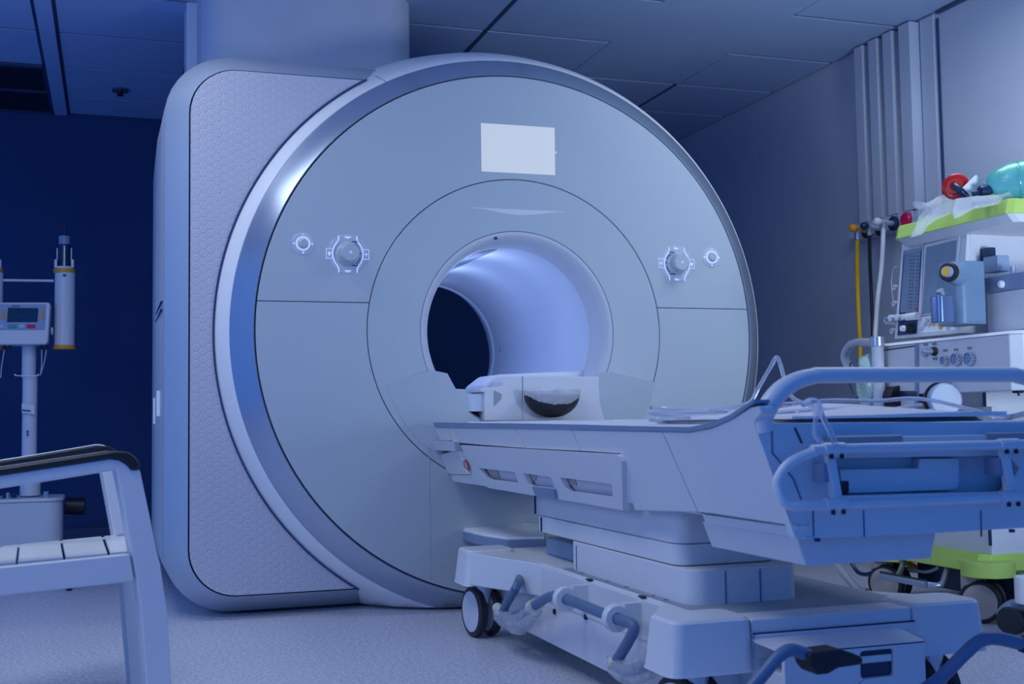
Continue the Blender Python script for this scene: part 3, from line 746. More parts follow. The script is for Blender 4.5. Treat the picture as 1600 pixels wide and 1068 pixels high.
for y, z in ((-0.90, -0.892), (-0.96, -0.876), (-1.06, -0.886), (-1.30, -0.865)):
    MB().lathe([(0, -0.006), (0.008, -0.003), (0.008, 0.002), (0, 0.002)], (-0.270, y, z), 'x', 12, closed_prof=False).build('bolt', 'black', tb)
# casters: twin wheels under each housing
def caster(x, y, ang, r=0.082):
    cs = MB().cyl((x, y, -0.93), 0.03, 0.08, 'z', 16).build('caster', 'steel', tb)
    d = Vector((math.cos(ang), math.sin(ang), 0)); back = Vector((-math.sin(ang), math.cos(ang), 0))
    cc = Vector((x, y, FLOOR + r + 0.001)) + back * 0.02
    for s in (-1, 1):
        ctr = cc + d * (0.028 * s)
        MB().lathe([(0.045, -0.014), (r - 0.006, -0.014), (r, -0.008), (r, 0.008), (r - 0.006, 0.014), (0.045, 0.014)], ctr, tuple(d), 36).build('tyre', 'tyre', cs)
        MB().lathe([(0, -0.016), (0.050, -0.016), (r - 0.016, -0.0145), (r - 0.016, 0.0145), (0.05, 0.016), (0, 0.016)], ctr, tuple(d), 36, closed_prof=False).build('wheel_disc', 'white2', cs)
    MB().box(cc.x - 0.012, cc.x + 0.012, cc.y - 0.02, cc.y + 0.02, cc.z - 0.01, cc.z + 0.06).build('fork', 'white', cs, bev=0.005)
caster(-0.315, -0.52, 0.12); caster(0.315, -0.52, 0.0)
caster(-0.30, -1.99, 0.2); caster(0.30, -1.99, 0.0)
# foot bar along the side with plastic-wrapped bends
XB = -0.335
def K(px, x=XB): return at(px, 'x', x)
fb = [K((812, 903), -0.30), K((806, 918), -0.335), K((790, 946)), K((787, 958)), K((797, 964)), K((815, 958)), K((842, 941)), K((858, 932)), K((872, 931)), K((890, 937)), K((950, 961)), K((973, 969)), K((989, 976)), K((988, 990)), K((970, 1022)), K((962, 1036)), K((975, 1047)), K((1000, 1043)), K((1022, 1030), -0.31)]
MB().tube(fb, 0.0135, 14).build('brake_bar', 'barpaint', tb)
def wrapped(pts, r):
    b = MB(); b.tube(pts, r, 18, sub=8)
    for v in b.bm.verts: v.co += Vector((random.uniform(-1, 1), random.uniform(-1, 1), random.uniform(-1, 1))) * 0.0028
    return b
wrapped([K((783, 948), XB - 0.002), K((784, 962)), K((800, 970)), K((812, 974)), K((836, 950))], [0.019, 0.024, 0.028, 0.031, 0.021]).build('plastic_wrap', 'wraplight', tb)
wrapped([K((960, 1027)), K((962, 1040)), K((985, 1050)), K((1010, 1040)), K((1026, 1025), -0.33)], [0.019, 0.023, 0.028, 0.031, 0.036]).build('plastic_wrap', 'wraplight', tb)
MB().tube([K((829, 948)), K((836, 943.5))], 0.0175, 14).build('tape', 'tape', tb)
MB().tube([K((960, 1032)), K((963, 1039))], 0.0200, 14).build('tape', 'tape', tb)
MB().tube([K((777, 949)), K((785, 957))], 0.0165, 14).build('tape', 'tape', tb)
for px in ((883, 935), (962, 965)):
    q = K(px); rg_ = MB()
    rg_.lathe([(0.0145, -0.013), (0.030, -0.013), (0.033, -0.009), (0.033, 0.009), (0.030, 0.013), (0.0145, 0.013)], q, 'y', 28)
    rg_.box(q.x + 0.02, -0.262, q.y - 0.011, q.y + 0.013, q.z - 0.02, q.z + 0.034)
    rg_.build('bar_bracket', 'white', tb, bev=0)
    MB().box(-0.2735, -0.262, q.y - 0.020, q.y + 0.004, q.z + 0.046, q.z + 0.050).build('bracket_slot', 'black', tb)
MB().lathe([(0.0, -0.004), (0.024, -0.004), (0.026, 0.0), (0, 0.0)], K((812, 902), -0.285), 'x', 20, closed_prof=False).build('bar_hole', 'black', tb)
# foot-end lower box, slot, pedals
YQ = -2.0
def Q(px, y=YQ): return at(px, 'y', y)
MB().box(-0.20, 0.20, -2.062, -1.97, -0.99, BT + 0.003).build('base_front', 'white', tb, bev=0.004)
z1 = Q((1300, 980), -2.066).z
MB().box(-0.196, Q((1443, 970), -2.066).x, -2.068, -2.062, z1 - 0.05, z1 - 0.002).build('drawer_front', 'white', tb, bev=0.002)
MB().box(-0.198, Q((1445, 970), -2.066).x, -2.0655, -2.061, z1 - 0.002, z1 + 0.001).build('drawer_gap', 'gap', tb)
bx0, bx1 = at((1225, 1014), 'y', -2.16), at((1445, 1005), 'y', -2.16)
zt = (bx0.z + bx1.z) / 2
s0, s1 = at((1344, 1017), 'y', -2.16), at((1398, 1055), 'y', -2.16)
fbp = MB().plate([(bx0.x, -2.16, zt), (bx1.x, -2.16, zt), (bx1.x, -2.16, -1.0), (bx0.x, -2.16, -1.0)],
                 [[(x, -2.16, z) for x, z in rrect(s0.x, s1.x, s1.z, s0.z, 0.008, 4)]], (0, 0.012, 0))
fbp.build('battery_box', 'white', tb, bev=0.0015)
MB().box(bx0.x, bx1.x, -2.148, -2.06, -1.0, zt - 0.045).build('battery_box', 'white', tb, bev=0.003)
MB().loft([(bx0.x, -2.16, zt - 0.004), (bx1.x, -2.16, zt - 0.004), (bx1.x, -2.16, zt), (bx0.x, -2.16, zt)], [(bx0.x - 0.02, -2.062, zt + 0.008), (bx1.x, -2.062, zt + 0.008), (bx1.x, -2.062, zt + 0.014), (bx0.x - 0.02, -2.062, zt + 0.014)]).build('box_lid', 'white', tb)
MB().box(s0.x + 0.005, s1.x - 0.002, -2.156, -2.15, s0.z - 0.027, s0.z - 0.012).build('slot_grip', 'white', tb, bev=0.002)
MB().box(s0.x, s1.x, -2.150, -2.149, s1.z, s0.z).build('slot_back', 'navy', tb)
YP = -2.30
pd = [at(p, 'y', YP) for p in ((1165, 1085), (1195, 1050), (1218, 1024), (1236, 1015), (1258, 1021), (1282, 1034))]
MB().tube(pd, 0.0125, 14).build('pedal_arm', 'barpaint', tb)
pl = MB(); a = at((1267, 1023), 'y', YP)
pp = [(1264, 1021), (1315, 1014), (1334, 1020), (1350, 1027), (1349, 1038), (1311, 1044), (1296, 1053), (1278, 1055), (1268, 1042)]
pl.prism([at(p, 'y', YP - 0.025) for p in pp], (0, 0.06, 0)); pl.build('pedal', 'black', tb, bev=0.006)
MB().tube([at((1440, 1080), 'y', YP), at((1470, 1058), 'y', YP), at((1510, 1018), 'y', YP - 0.02), at((1533, 1000), 'y', YP - 0.03), at((1560, 997), 'y', YP - 0.04), at((1605, 1008), 'y', YP - 0.06)], 0.0135, 14).build('pedal_arm', 'barpaint', tb)
MB().tube([at((1596, 1005), 'y', YP - 0.055), at((1640, 1020), 'y', YP - 0.07)], 0.017, 12).build('pedal', 'black', tb)

# ---------------------------------------------------------------- on the table
cu = thing('folded_sheet', 'white folded sheet lying on the foot end of the table', 'sheet', (0.1, -1.9, -0.338))
sm = MB(); rows = []
for i in range(21):
    x = -0.26 + 0.50*i/20; row = []
    for j in range(13):
        t = j/12; y = -2.34 + 0.62*t
        h = 0.008 + 0.024*math.sin(PI*min(1, t*1.1))*math.exp(-((x - 0.02)/0.14)**2) + 0.002*math.sin(9*x + 14*t)
        row.append((x, y, -0.338 + h))
    rows.append(row)
sm.grid(rows)
bot = [[(-0.26 + 0.50*i/20, -2.34 + 0.62*j/12, -0.337) for j in range(13)] for i in range(21)]
sm.grid(bot)
E_ = rows; 
sm.grid([[rows[i][0] for i in range(21)], [bot[i][0] for i in range(21)]]); sm.grid([[rows[i][-1] for i in range(21)], [bot[i][-1] for i in range(21)]])
sm.grid([rows[0], bot[0]]); sm.grid([rows[-1], bot[-1]])
sm.build('sheet', 'sheet', cu)
MB().box(0.02, 0.13, -2.08, -2.072, -0.311, -0.3105).build('printed_mark', 'ink', cu)
# clear tubing
def hose(name, pts, r, mm, label, cat='tube', group=None, **k):
    o = MB().tube(pts, r, 10, **k).build(name, mm); return tag(o, label, cat, group)
ZT = -0.326
def Z(px, z=ZT): return at(px, 'z', z)
cl = []
cx_, cy_ = -0.26, -1.85
for i in range(30):
    a = i * 2*PI/12
    cl.append(at((1085 + 66*math.cos(a), 654), 'y', cy_) + Vector((0, 0.075*math.sin(a), 0.0 + 0.0012*i - 0.009)))
hose('coiled_tube', cl, 0.0042, 'clear', 'flat coil of clear tubing lying on the table edge before the rising arm', 'tube')
XT = -0.30
def TT(px, y): return at(px, 'y', y)
lp1 = [TT((1110, 640), -2.02), TT((1150, 634), -2.02), TT((1172, 628), -2.04), TT((1186, 604), -2.06), TT((1203, 575), -2.08), TT((1213, 558), -2.10), TT((1219, 568), -2.10), TT((1226, 592), -2.1), TT((1240, 622), -2.12), TT((1290, 640), -2.14), TT((1330, 652), -2.16)]
hose('looped_tube', lp1, 0.0043, 'clear', 'clear tube standing up in a pointed loop behind the rising table arm')
for k, (ya, dz, yy) in enumerate(((628, 0, -2.16), (640, 0.004, -2.20), (648, 0, -2.14))):
    pts = [TT((1195 + 10*k, ya + 6), yy), TT((1240, ya + 2), yy), TT((1300, ya - 3 + 2*k), yy), TT((1370, ya - 2 + 3*k), yy), TT((1420 + 20*k, [622, 632, 640][k]), yy - 0.02)]
    if k == 0: pts += [TT((1460, 626), -2.2), TT((1520, 640), -2.2), TT((1565, 651), -2.24), TT((1610, 642), -2.26)]
    hose('long_tube', pts, [0.0042, 0.0038, 0.0036][k], 'clear', ['longest clear tube crossing the foot of the table to its right edge', 'middle of the clear tubes lying across the white sheet', 'lowest clear tube lying against the white sheet'][k], group='tubes across the table')
hg = [TT((1255, 632), -2.40), TT((1266, 625), -2.42), TT((1278, 628), -2.425), TT((1284, 648), -2.43), TT((1296, 672), -2.435), TT((1306, 696), -2.44)]
hose('hanging_tube', hg, 0.0052, 'clear', 'short clear tube hanging down to the rail clamp at the foot end')
hg = [TT((1268, 630), -2.42), TT((1275, 650), -2.43), TT((1273, 675), -2.435), TT((1284, 693), -2.445)]
hose('hanging_tube', hg, 0.0046, 'clear', 'second clear tube hanging just left of the first by the clamp')
o = MB().lathe([(0, 0), (0.021, 0.0), (0.021, 0.018), (0.012, 0.026), (0, 0.027)], TT((1150, 650), -1.95) + Vector((0, 0, -0.012)), 'z', 24, closed_prof=False).build('round_cap', 'white2')
tag(o, 'small round white cap resting on the table beside the tubing', 'cap')

# ================================================================ ARMCHAIR in the foreground
A0 = Vector((-1.441, -1.521, -0.62)); nN = Vector((0.24, -0.97, 0)).normalized()
dN = nN.dot(A0); dFar = nN.dot(Vector((-1.434, -0.994, 0)))
def NP(px): return onplane(px, nN, dN)
def FP(px): return onplane(px, nN, dFar)
ch = thing('metal_armchair', 'white metal armchair with slatted seat and black arm pads at the left', 'chair', (-1.7, -1.3, FLOOR))
inward = -nN
MB().prism([NP(p) for p in ((-230, 798), (0, 763), (62, 753.6), (160, 737.7), (182, 734), (186, 752), (193, 786), (206.6, 865), (220, 948), (229, 1068), (238, 1198), (284, 1198), (268.6, 1068), (263, 968), (251, 882), (245, 860), (234, 804), (219, 733), (206, 734), (199, 725.6), (187, 718), (172, 716), (0, 742), (-230, 777))], inward * 0.045).build('arm_frame', 'bluewhite' if 'bluewhite' in M else 'white', ch, bev=0.004)
MB().prism([NP(p) + nN*0.006 for p in ((-230, 777), (0, 742), (172, 716), (187, 718), (199, 725.6), (206, 734), (219, 732.5), (217.5, 722), (213, 715), (205, 708), (197, 704.8), (180, 704), (0, 731), (-230, 766))], inward * 0.060).build('arm_pad', 'black', ch, bev=0.006)
MB().prism([FP(p) for p in ((-200, 765), (0, 739), (150, 717), (160, 738), (178, 835), (190, 912), (203, 1068), (206, 1112), (238, 1112), (222, 960), (205, 860), (196, 800), (190, 730), (180, 706), (168, 703), (0, 728), (-200, 755))], inward * 0.04).build('arm_frame', 'white', ch, bev=0.004)
MB().prism([FP(p) for p in ((-200, 755), (0, 729), (168, 704), (183, 712), (184, 705), (178, 700), (168.6, 696.6), (153.6, 695.6), (0, 721), (-200, 747))], inward * 0.05).build('arm_pad', 'black', ch, bev=0.004)
MB().tube([FP(p) - nN*0.045 for p in ((-200, 746), (0, 720.5), (140, 698), (153.6, 695.4), (166, 696), (176, 700), (182, 704))], 0.0022, 8).build('pad_highlight', 'silver', ch)  # highlight along the far pad, drawn as a thin pale tube
MB().prism([NP(p) for p in ((-230, 905), (0, 886), (203, 865.5), (210, 908), (0, 930.7), (-230, 955))], inward * 0.03).build('seat_rail', 'white', ch, bev=0.003)
MB().prism([FP(p) for p in ((-200, 875), (0, 855.6), (172, 839.5), (182.5, 834), (198, 831), (198, 840), (0, 859.5), (-200, 879))], inward * 0.03).build('seat_rail', 'white', ch, bev=0.002)
sl = [((-198, -139), (-260, -190)), ((-135, -66), (-186, -118)), ((-62, 2), (-114, -50)), ((6, 28), (-46, 24)), ((31, 93.5), (28, 98.5)), ((97, 158.5), (103, 168)), ((163, 197), (172.5, 206))]
for (f0, f1), (n0, n1) in sl:
    def yf(x): return 859 - x*0.1
    def yn(x): return 887 - x*0.1
    q = [at((n0, yn(n0)), 'z', -0.632), at((n1, yn(n1)), 'z', -0.632), at((f1, yf(f1)), 'z', -0.632), at((f0, yf(f0)), 'z', -0.632)]
    MB().prism(q, (0, 0, 0.010)).build('seat_slat', 'white', ch, bev=0.002)
MB().prism([at((-230, 912), 'z', -0.66), at((200, 868), 'z', -0.66), at((196, 842), 'z', -0.66), at((-200, 880), 'z', -0.66)], (0, 0, 0.006)).build('seat_pan', 'navy', ch)
for fn in (NP, FP):
    q = [fn(p) for p in ((-205, 775), (-170, 770))]
    base = [Vector((q[0].x - 0.06, q[0].y - 0.015, FLOOR)), Vector((q[1].x - 0.06, q[1].y - 0.015, FLOOR))]
    MB().prism([q[0], q[1], base[1], base[0]], inward * 0.04).build('rear_leg', 'white', ch, bev=0.004)

# ================================================================ INJECTOR STAND far left
YI = 1.9
def I(px, dy=0.0): return at(px, 'y', YI + dy)
ij = thing('injector_stand', 'contrast injector with two syringe tubes and control head on a pole', 'medical stand', (I((45, 700)).x, YI, FLOOR))
px2m = I((117, 500)).x - I((116, 500)).x
def vcyl(cxp, y0, y1, rp, name, mm, dy=0.0, parent=ij, prof=None, bev=0):
    b, t = I((cxp, y1), dy), I((cxp, y0), dy)
    return MB().lathe([(0, 0), (rp*px2m, 0), (rp*px2m, t.z - b.z), (0, t.z - b.z)], b, 'z', 32, closed_prof=False).build(name, mm, parent, bev=bev)
for cxp in (100.5, -13):
    c = vcyl(cxp, 426, 544, 16, 'syringe_sleeve', 'white')
    vcyl(cxp, 420.5, 426.5, 17.3, 'amber_ring', 'amber', parent=c)
    vcyl(cxp, 539.5, 545.5, 17.3, 'amber_ring', 'amber', parent=c)
    vcyl(cxp, 417, 421, 15.5, 'collar', 'white', parent=c)
    s = vcyl(cxp, 382, 419, 10, 'syringe', 'navy')
    vcyl(cxp, 384, 419, 1.2, 'plunger_rod', 'silver', dy=-0.04, parent=s)
    vcyl(cxp, 369, 383, 9, 'syringe_tip', 'greyblue', parent=s)
    vcyl(cxp, 352, 370, 1.2, 'nozzle', 'navy', parent=s)
    for dx in (-13, 13):
        a, b = I((cxp + dx - 2.5, 419)), I((cxp + dx + 2.5, 406))
        MB().box(a.x, b.x, YI - 0.03, YI + 0.03, a.z, b.z).build('syringe_clamp', 'white', s, bev=0.004)
        a, b = I((cxp + dx*0.85 - 0.8, 410)), I((cxp + dx*0.85 + 0.8, 388))
        MB().box(a.x, b.x, YI - 0.01, YI + 0.01, a.z, b.z).build('guide_pin', 'silver', s)
a, b = I((98, 428), -0.058), I((103, 431), -0.058)
MB().box(a.x, b.x, YI - 0.0575, YI - 0.05, b.z, a.z).build('sleeve_text', 'ink', ij)
MB().tube([I((3, 437.5)), I((84, 438.5))], 2.2*px2m, 12).build('cross_bar', 'white', ij)
# control head
hd = MB().prism([I(p, -0.10) for p in ((-62, 472), (-64, 534), (-60, 539), (72, 538), (75, 534), (79, 476), (77, 472))], (0, 0.12, 0)).build('control_head', 'white', ij, bev=0.010)
MB().prism([I(p, -0.104) for p in ((-55, 475), (72, 475), (70, 515), (-57, 515))], (0, 0.006, 0)).build('face_plate', 'bluepaint', hd, bev=0.002)
MB().prism([I(p, -0.107) for p in ((12.5, 480), (60, 481), (58.5, 503), (10.5, 503))], (0, 0.005, 0)).build('display', 'screen_dark', hd, bev=0.002)
for x0, x1, mm, nm in ((12, 26, 'teal', 'start_button'), (30, 38, 'film', 'menu_button'), (41.5, 55, 'crimson', 'stop_button'), (0, 6, 'film', 'menu_button')):
    MB().prism([I(p, -0.108) for p in ((x0, 506.5), (x1, 506.5), (x1, 512.5), (x0, 512.5))], (0, 0.006, 0)).build(nm, mm, hd, bev=0.002)
for x in (5.5, 66):
    MB().prism([I(p, -0.108) for p in ((x - 2.8, 488), (x, 484.5), (x + 2.8, 488))], (0, 0.005, 0)).build('arrow_key', 'orange', hd)
    MB().prism([I(p, -0.108) for p in ((x - 3.2, 490), (x + 3.2, 490), (x + 3.2, 494), (x - 3.2, 494))], (0, 0.005, 0)).build('arrow_key', 'orange', hd)
    MB().prism([I(p, -0.108) for p in ((x - 2.8, 496), (x + 2.8, 496), (x, 499.5))], (0, 0.005, 0)).build('arrow_key', 'orange', hd)
MB().prism([I(p, -0.105) for p in ((18, 477), (31, 477), (31, 478.6), (18, 478.6))], (0, 0.003, 0)).build('maker_text', 'ink', hd)
MB().tube([I((80, 517), -0.03), I((83, 517), -0.03)], 8.0*px2m*0.8, 20).build('side_knob', 'white', ij)
for x in (7, 15.5, 65, 72.5):
    c = vcyl(x, 538, 546, 2.4, 'cable_plug', 'black', dy=-0.05)
MB().tube([I((65, 546), -0.05), I((65, 570), -0.05), I((63, 586), -0.05)], 0.9*px2m, 6).build('cable', 'film', ij)
MB().tube([I((72.5, 546), -0.05), I((69, 566), -0.05), I((63, 586), -0.05)], 0.9*px2m, 6).build('cable', 'film', ij)
MB().tube([I((7, 546), -0.05), I((3, 568), -0.05), I((1, 590), -0.05)], 0.9*px2m, 6).build('cable', 'film', ij)
vcyl(45, 538, 590, 11, 'pole', 'white2')
vcyl(45, 588, 764, 11.6, 'pole', 'white')
vcyl(47, 742, 774, 16, 'pole_foot', 'white', bev=0.004)
MB().tube([I((24, 584), -0.05), I((26, 586.5), -0.05), I((58, 586.5), -0.05), I((59, 584), -0.05)], 0.8*px2m, 6).build('hook_bar', 'silver', ij)
MB().prism([I(p, -0.048) for p in ((34, 630), (54, 633), (54, 647), (34, 644))], (0, 0.012, 0)).build('pole_label', 'sheet', ij)
MB().prism([I(p, -0.050) for p in ((34.5, 639), (48, 641), (48, 643), (34.5, 641.5))], (0, 0.003, 0)).build('label_text', 'ink', ij)
for y in (674, 678.5):
    MB().lathe([(0, -0.002), (1.9*px2m, -0.002), (1.9*px2m, 0.002), (0, 0.002)], I((43, y), -0.045), 'y', 12, closed_prof=False).build('screw', 'ink', ij)
a, b = I((-45, 850)), I((99, 779))
zf = FLOOR + 0.10
bb = rrect(a.x, b.x, YI - 0.16, YI + 0.16, 0.07)
MB().loft(xy(bb, zf), xy(bb, b.z)).build('base_cabinet', 'white', ij, bev=0.004)
MB().loft(xy(rrect(a.x - 0.008, b.x + 0.008, YI - 0.168, YI + 0.168, 0.075), b.z), xy(rrect(a.x - 0.004, b.x + 0.004, YI - 0.164, YI + 0.164, 0.07), b.z + 0.016)).build('cabinet_top', 'white', ij, bev=0.004)
for x, mm in ((8, 'navy'), (12, 'steel'), (22, 'navy'), (72, 'bluepaint')):
    p = I((x, 772), -0.06); MB().cyl((p.x, p.y, b.z + 0.012), 0.012, 0.03, 'z', 12).build('connector', mm, ij)
MB().tube([I((102, 790), 0.05), I((133, 791), 0.05)], 14*px2m, 24).build('motor', 'black', ij, bev=0.004)
MB().loft(xy(rrect(I((103, 830)).x, I((138, 830)).x, YI, YI + 0.15, 0.02), FLOOR + 0.04), xy(rrect(I((105, 830)).x, I((135, 830)).x, YI, YI + 0.15, 0.02), FLOOR + 0.14)).build('motor_box', 'navy', ij, bev=0.005)
for sx in (-1, 1):
    for sy in (-1, 1):
        cx = (a.x + b.x)/2 + sx*0.2; cy = YI + (0.30 if sy > 0 else -0.66)
        if sx > 0: cx = -1.655
        lg = MB().box(cx - 0.03, cx + 0.03, min(cy, YI), max(cy, YI), FLOOR + 0.075, FLOOR + 0.11).build('foot', 'white2', ij, bev=0.005)
        MB().lathe([(0, -0.012), (0.034, -0.012), (0.036, 0), (0.034, 0.012), (0, 0.012)], (cx, cy, FLOOR + 0.037), 'x', 20, closed_prof=False).build('wheel', 'tyre', lg)

# ================================================================ ANAESTHESIA MACHINE on the right
XA = 1.30
am = thing('anaesthesia_machine', 'white anaesthesia machine with lime green top and base on casters', 'medical machine', (1.6, -0.95, FLOOR))
def A(px, dx=0.0): return at(px, 'x', XA + dx)
yn, yf = -1.158, -0.587                      # near and far corner of the front
yB = -1.175                                   # how far the body reaches past the frame
# lime green top tray
zt0, zt1 = 0.321, 0.371
top = [(XA, yf), (XA, yn), (XA + 0.02, yB), (2.02, yB), (2.02, yf + 0.05), (XA + 0.03, yf + 0.05)]
MB().loft(xy(top, zt0), xy([(x + (0.012 if x < 1.5 else -0.01), y) for x, y in top], zt1)).build('top_tray', 'green', am, bev=0.003)
led = [(XA + 0.005, yf - 0.005), (XA + 0.005, yn), (XA + 0.022, yB), (2.0, yB), (2.0, yf + 0.03), (XA + 0.03, yf + 0.03)]
led2 = [(XA + 0.03, yf - 0.02), (XA + 0.03, yn), (XA + 0.05, yB), (2.0, yB), (2.0, yf + 0.01), (XA + 0.05, yf + 0.01)]
MB().loft(xy(led2, zt0 - 0.028), xy(led, zt0)).build('top_ledge', 'white', am, bev=0.002)
# instrument face, leaning back a little
nI = Vector((1, 0, -0.15)); dI = 1.335 - 0.15*0.12
def AI(px, off=0.0): return onplane(px, nI, dI + off)
fa = [(1409, 381), (1512, 350), (1509, 400), (1500, 520), (1397, 530)]
MB().prism([AI(p) for p in fa], (0.10, 0, 0)).build('instrument_face', 'white', am, bev=0.003)
MB().box(XA + 0.07, 1.98, AI((1509, 400)).y, yf - 0.03, -0.07, zt0 - 0.027).build('upper_cabinet', 'white2', am)
fl = MB().prism([AI(p, -0.002) for p in ((1412, 392), (1440, 386), (1432, 521), (1402, 524))], (0.004, 0, 0)).build('flow_panel', 'ink', am)
MB().prism([AI(p, -0.004) for p in ((1413.5, 396), (1438.5, 390), (1433, 487), (1406.5, 488))], (0.004, 0, 0)).build('flow_glass', 'screen_blue', fl)
MB().prism([AI(p, -0.005) for p in ((1413, 392), (1439, 386), (1439, 391.5), (1412.5, 398))], (0.003, 0, 0)).build('flow_header', 'greyblue', fl)
tk = MB()
for x in (1423.5, 1427.5, 1434.0):
    for k in range(16):
        y = 400 + 5.4*k; xx = x - 0.06*(y - 400)*0.9
        q = AI((xx, y), -0.006); tk.box(q.x, q.x + 0.001, q.y - 0.003, q.y + 0.003, q.z - 0.0012, q.z + 0.0012)
ob = tk.build('flow_scales', 'ink', fl)
MB().prism([AI(p, -0.006) for p in ((1430, 480), (1433.5, 479.5), (1433, 484), (1430, 484))], (0.003, 0, 0)).build('red_marker', 'crimson', fl)
sc1 = MB().prism([AI(p, -0.003) for p in ((1443, 380), (1501, 366), (1492, 487), (1439, 495))], (0.004, 0, 0)).build('monitor_bezel', 'greyblue', am)
MB().prism([AI(p, -0.005) for p in ((1444.5, 382), (1499.5, 368), (1490.5, 486), (1440.5, 493.5))], (0.004, 0, 0)).build('monitor_frame', 'white', sc1)
MB().prism([AI(p, -0.0065) for p in ((1447, 386), (1495, 374.5), (1487, 484), (1440.5, 491))], (0.003, 0, 0)).build('monitor_screen', 'screen_blue', sc1)
kp = MB().prism([AI(p, -0.004) for p in ((1440, 495), (1492, 487), (1492, 516), (1437, 520))], (0.004, 0, 0)).build('key_panel', 'silver', am, bev=0.001)
for i, (x, y, mm) in enumerate(((1449, 500, 'film'), (1456, 499, 'film'), (1463, 498, 'film'), (1445, 507, 'film'), (1452, 506.5, 'film'), (1459, 505.5, 'yellow'), (1466, 505, 'film'), (1440, 514, 'film'), (1470, 510.5, 'yellow'), (1482, 512, 'film'))):
    MB().lathe([(0, -0.004), (0.0085, -0.004), (0.0095, 0.0), (0, 0.0)], AI((x, y), -0.005), 'x', 14, closed_prof=False).build('key', mm, kp)
# flow control knobs and hose stub on the left
for x, y, r in ((1400, 497, 0.013), (1410, 496, 0.012), (1420, 495, 0.011)):
    MB().lathe([(0, -0.03), (r, -0.028), (r, 0.0), (0, 0)], AI((x, y), -0.005), 'x', 18, closed_prof=False).build('flow_knob', 'silver', am)
MB().tube([AI((1417, 495), -0.03), AI((1434, 493), -0.03)], 0.014, 14).build('flow_knob', 'silver', am)
MB().tube([AI((1398, 497), -0.03), AI((1387, 496), -0.03), AI((1382, 500), -0.03), AI((1386, 505), -0.03), AI((1398, 505), -0.03)], 0.0045, 10).build('short_hose', 'clear', am)
MB().lathe([(0, -0.035), (0.016, -0.03), (0.02, 0.0), (0, 0)], AI((1425, 513), -0.004), 'x', 20, closed_prof=False).build('flow_knob', 'black', am)
MB().lathe([(0, -0.045), (0.010, -0.045), (0.012, -0.03), (0, -0.03)], AI((1424, 513), -0.004), 'x', 16, closed_prof=False).build('knob_cap', 'silver', am)
for x, y in ((1399, 449), (1398, 474), (1395, 517)):
    MB().lathe([(0.005, -0.006), (0.011, -0.006), (0.011, 0.006), (0.005, 0.006)], AI((x, y), 0.01), 'x', 14).build('side_lug', 'white', am)
MB().tube([AI((1403, 416), 0.01), AI((1396, 421), 0.01), AI((1393, 445), 0.01), AI((1397, 478), 0.01)], 0.0022, 8).build('thin_line', 'film', am)
# recess behind the vaporizer and right cabinet
MB().box(XA + 0.46, 1.98, yB + 0.01, AI((1509, 400)).y + 0.01, -0.06, zt0 - 0.028).build('recess_back', 'white2', am)
ca = A((1540, 445), 0.06)
yc = A((1585, 440), 0.06).y
MB().box(XA + 0.06, 1.6, yB, A((1541, 460), 0.06).y, -0.06, A((1585, 452), 0.06).z).build('side_cabinet', 'white', am, bev=0.004)
MB().box(XA + 0.052, 1.6, yB, A((1540, 460), 0.06).y, A((1585, 452), 0.06).z, A((1585, 427), 0.06).z).build('cabinet_rail', 'greyblue', am, bev=0.004)
MB().box(XA + 0.056, XA + 0.06, yB, A((1540, 460), 0.06).y, A((1585, 437), 0.06).z, A((1585, 435), 0.06).z).build('rail_line', 'silver', am)
MB().lathe([(0, -0.012), (0.006, -0.014), (0.013, -0.008), (0.013, 0.0), (0, 0.0)], A((1566, 444), 0.05), 'x', 20, closed_prof=False).build('rail_knob', 'sheet', am)
q = A((1583, 425), 0.09); MB().cyl((q.x, q.y, q.z - 0.01), 0.009, 0.03, 'z', 14).build('post', 'steel', am)
q = A((1548, 425), 0.09); MB().box(q.x, q.x + 0.05, q.y - 0.036, q.y + 0.036, q.z, q.z + 0.055).build('bracket', 'bluepaint', am, bev=0.003)
q = A((1535, 410), 0.11); MB().box(q.x, q.x + 0.03, q.y - 0.035, q.y + 0.035, q.z, q.z + 0.05).build('bracket', 'navy', am, bev=0.003)
# vaporizer
def V(px, dx=-0.02): return A(px, dx)
vz0, vz1 = V((1500, 506)).z, V((1500, 408)).z
y0, y1 = V((1541, 450)).y, V((1478, 450)).y
yv = -1.03
vx0, vx1 = at((1499, 450), 'y', yv).x, at((1540.5, 450), 'y', yv).x
vz0, vz1 = at((1520, 506), 'y', yv).z, at((1520, 407), 'y', yv).z
vp = MB(); out = rrect(vx0, vx1, yv, yv + 0.13, 0.02, 6, (0.03, 0.008, 0.01, 0.03))
vp.loft(xy(out, vz0), xy(out, vz1)).build('vaporizer', 'vapor', am, bev=0.004)
nk = at((1483, 425), 'y', -1.08)
dv = Vector((-0.86, -0.50, 0)).normalized()
MB().lathe([(0, 0), (0.030, 0.0), (0.036, 0.03), (0.04, 0.07), (0, 0.07)], nk + Vector((0.0, 0, 0)), tuple(-dv), 32, closed_prof=False).build('vaporizer_neck', 'vapor', am)
MB().lathe([(0, -0.010), (0.028, -0.010), (0.032, -0.004), (0.032, 0.004), (0, 0.004)], nk, tuple(-dv), 32, closed_prof=False).build('vaporizer_dial', 'black', am)
MB().lathe([(0, -0.030), (0.017, -0.030), (0.019, -0.010), (0, -0.010)], nk, tuple(-dv), 24, closed_prof=False).build('dial_cap', 'bluepaint', am)
MB().lathe([(0, -0.0325), (0.013, -0.0325), (0.013, -0.029), (0, -0.029)], nk, tuple(-dv), 24, closed_prof=False).build('dial_badge', 'yellow', am)
yg = -1.08
gx0, gx1 = at((1468, 480), 'y', yg).x, at((1494, 480), 'y', yg).x
gz_0, gz_1 = at((1480, 503), 'y', yg).z, at((1480, 461), 'y', yg).z
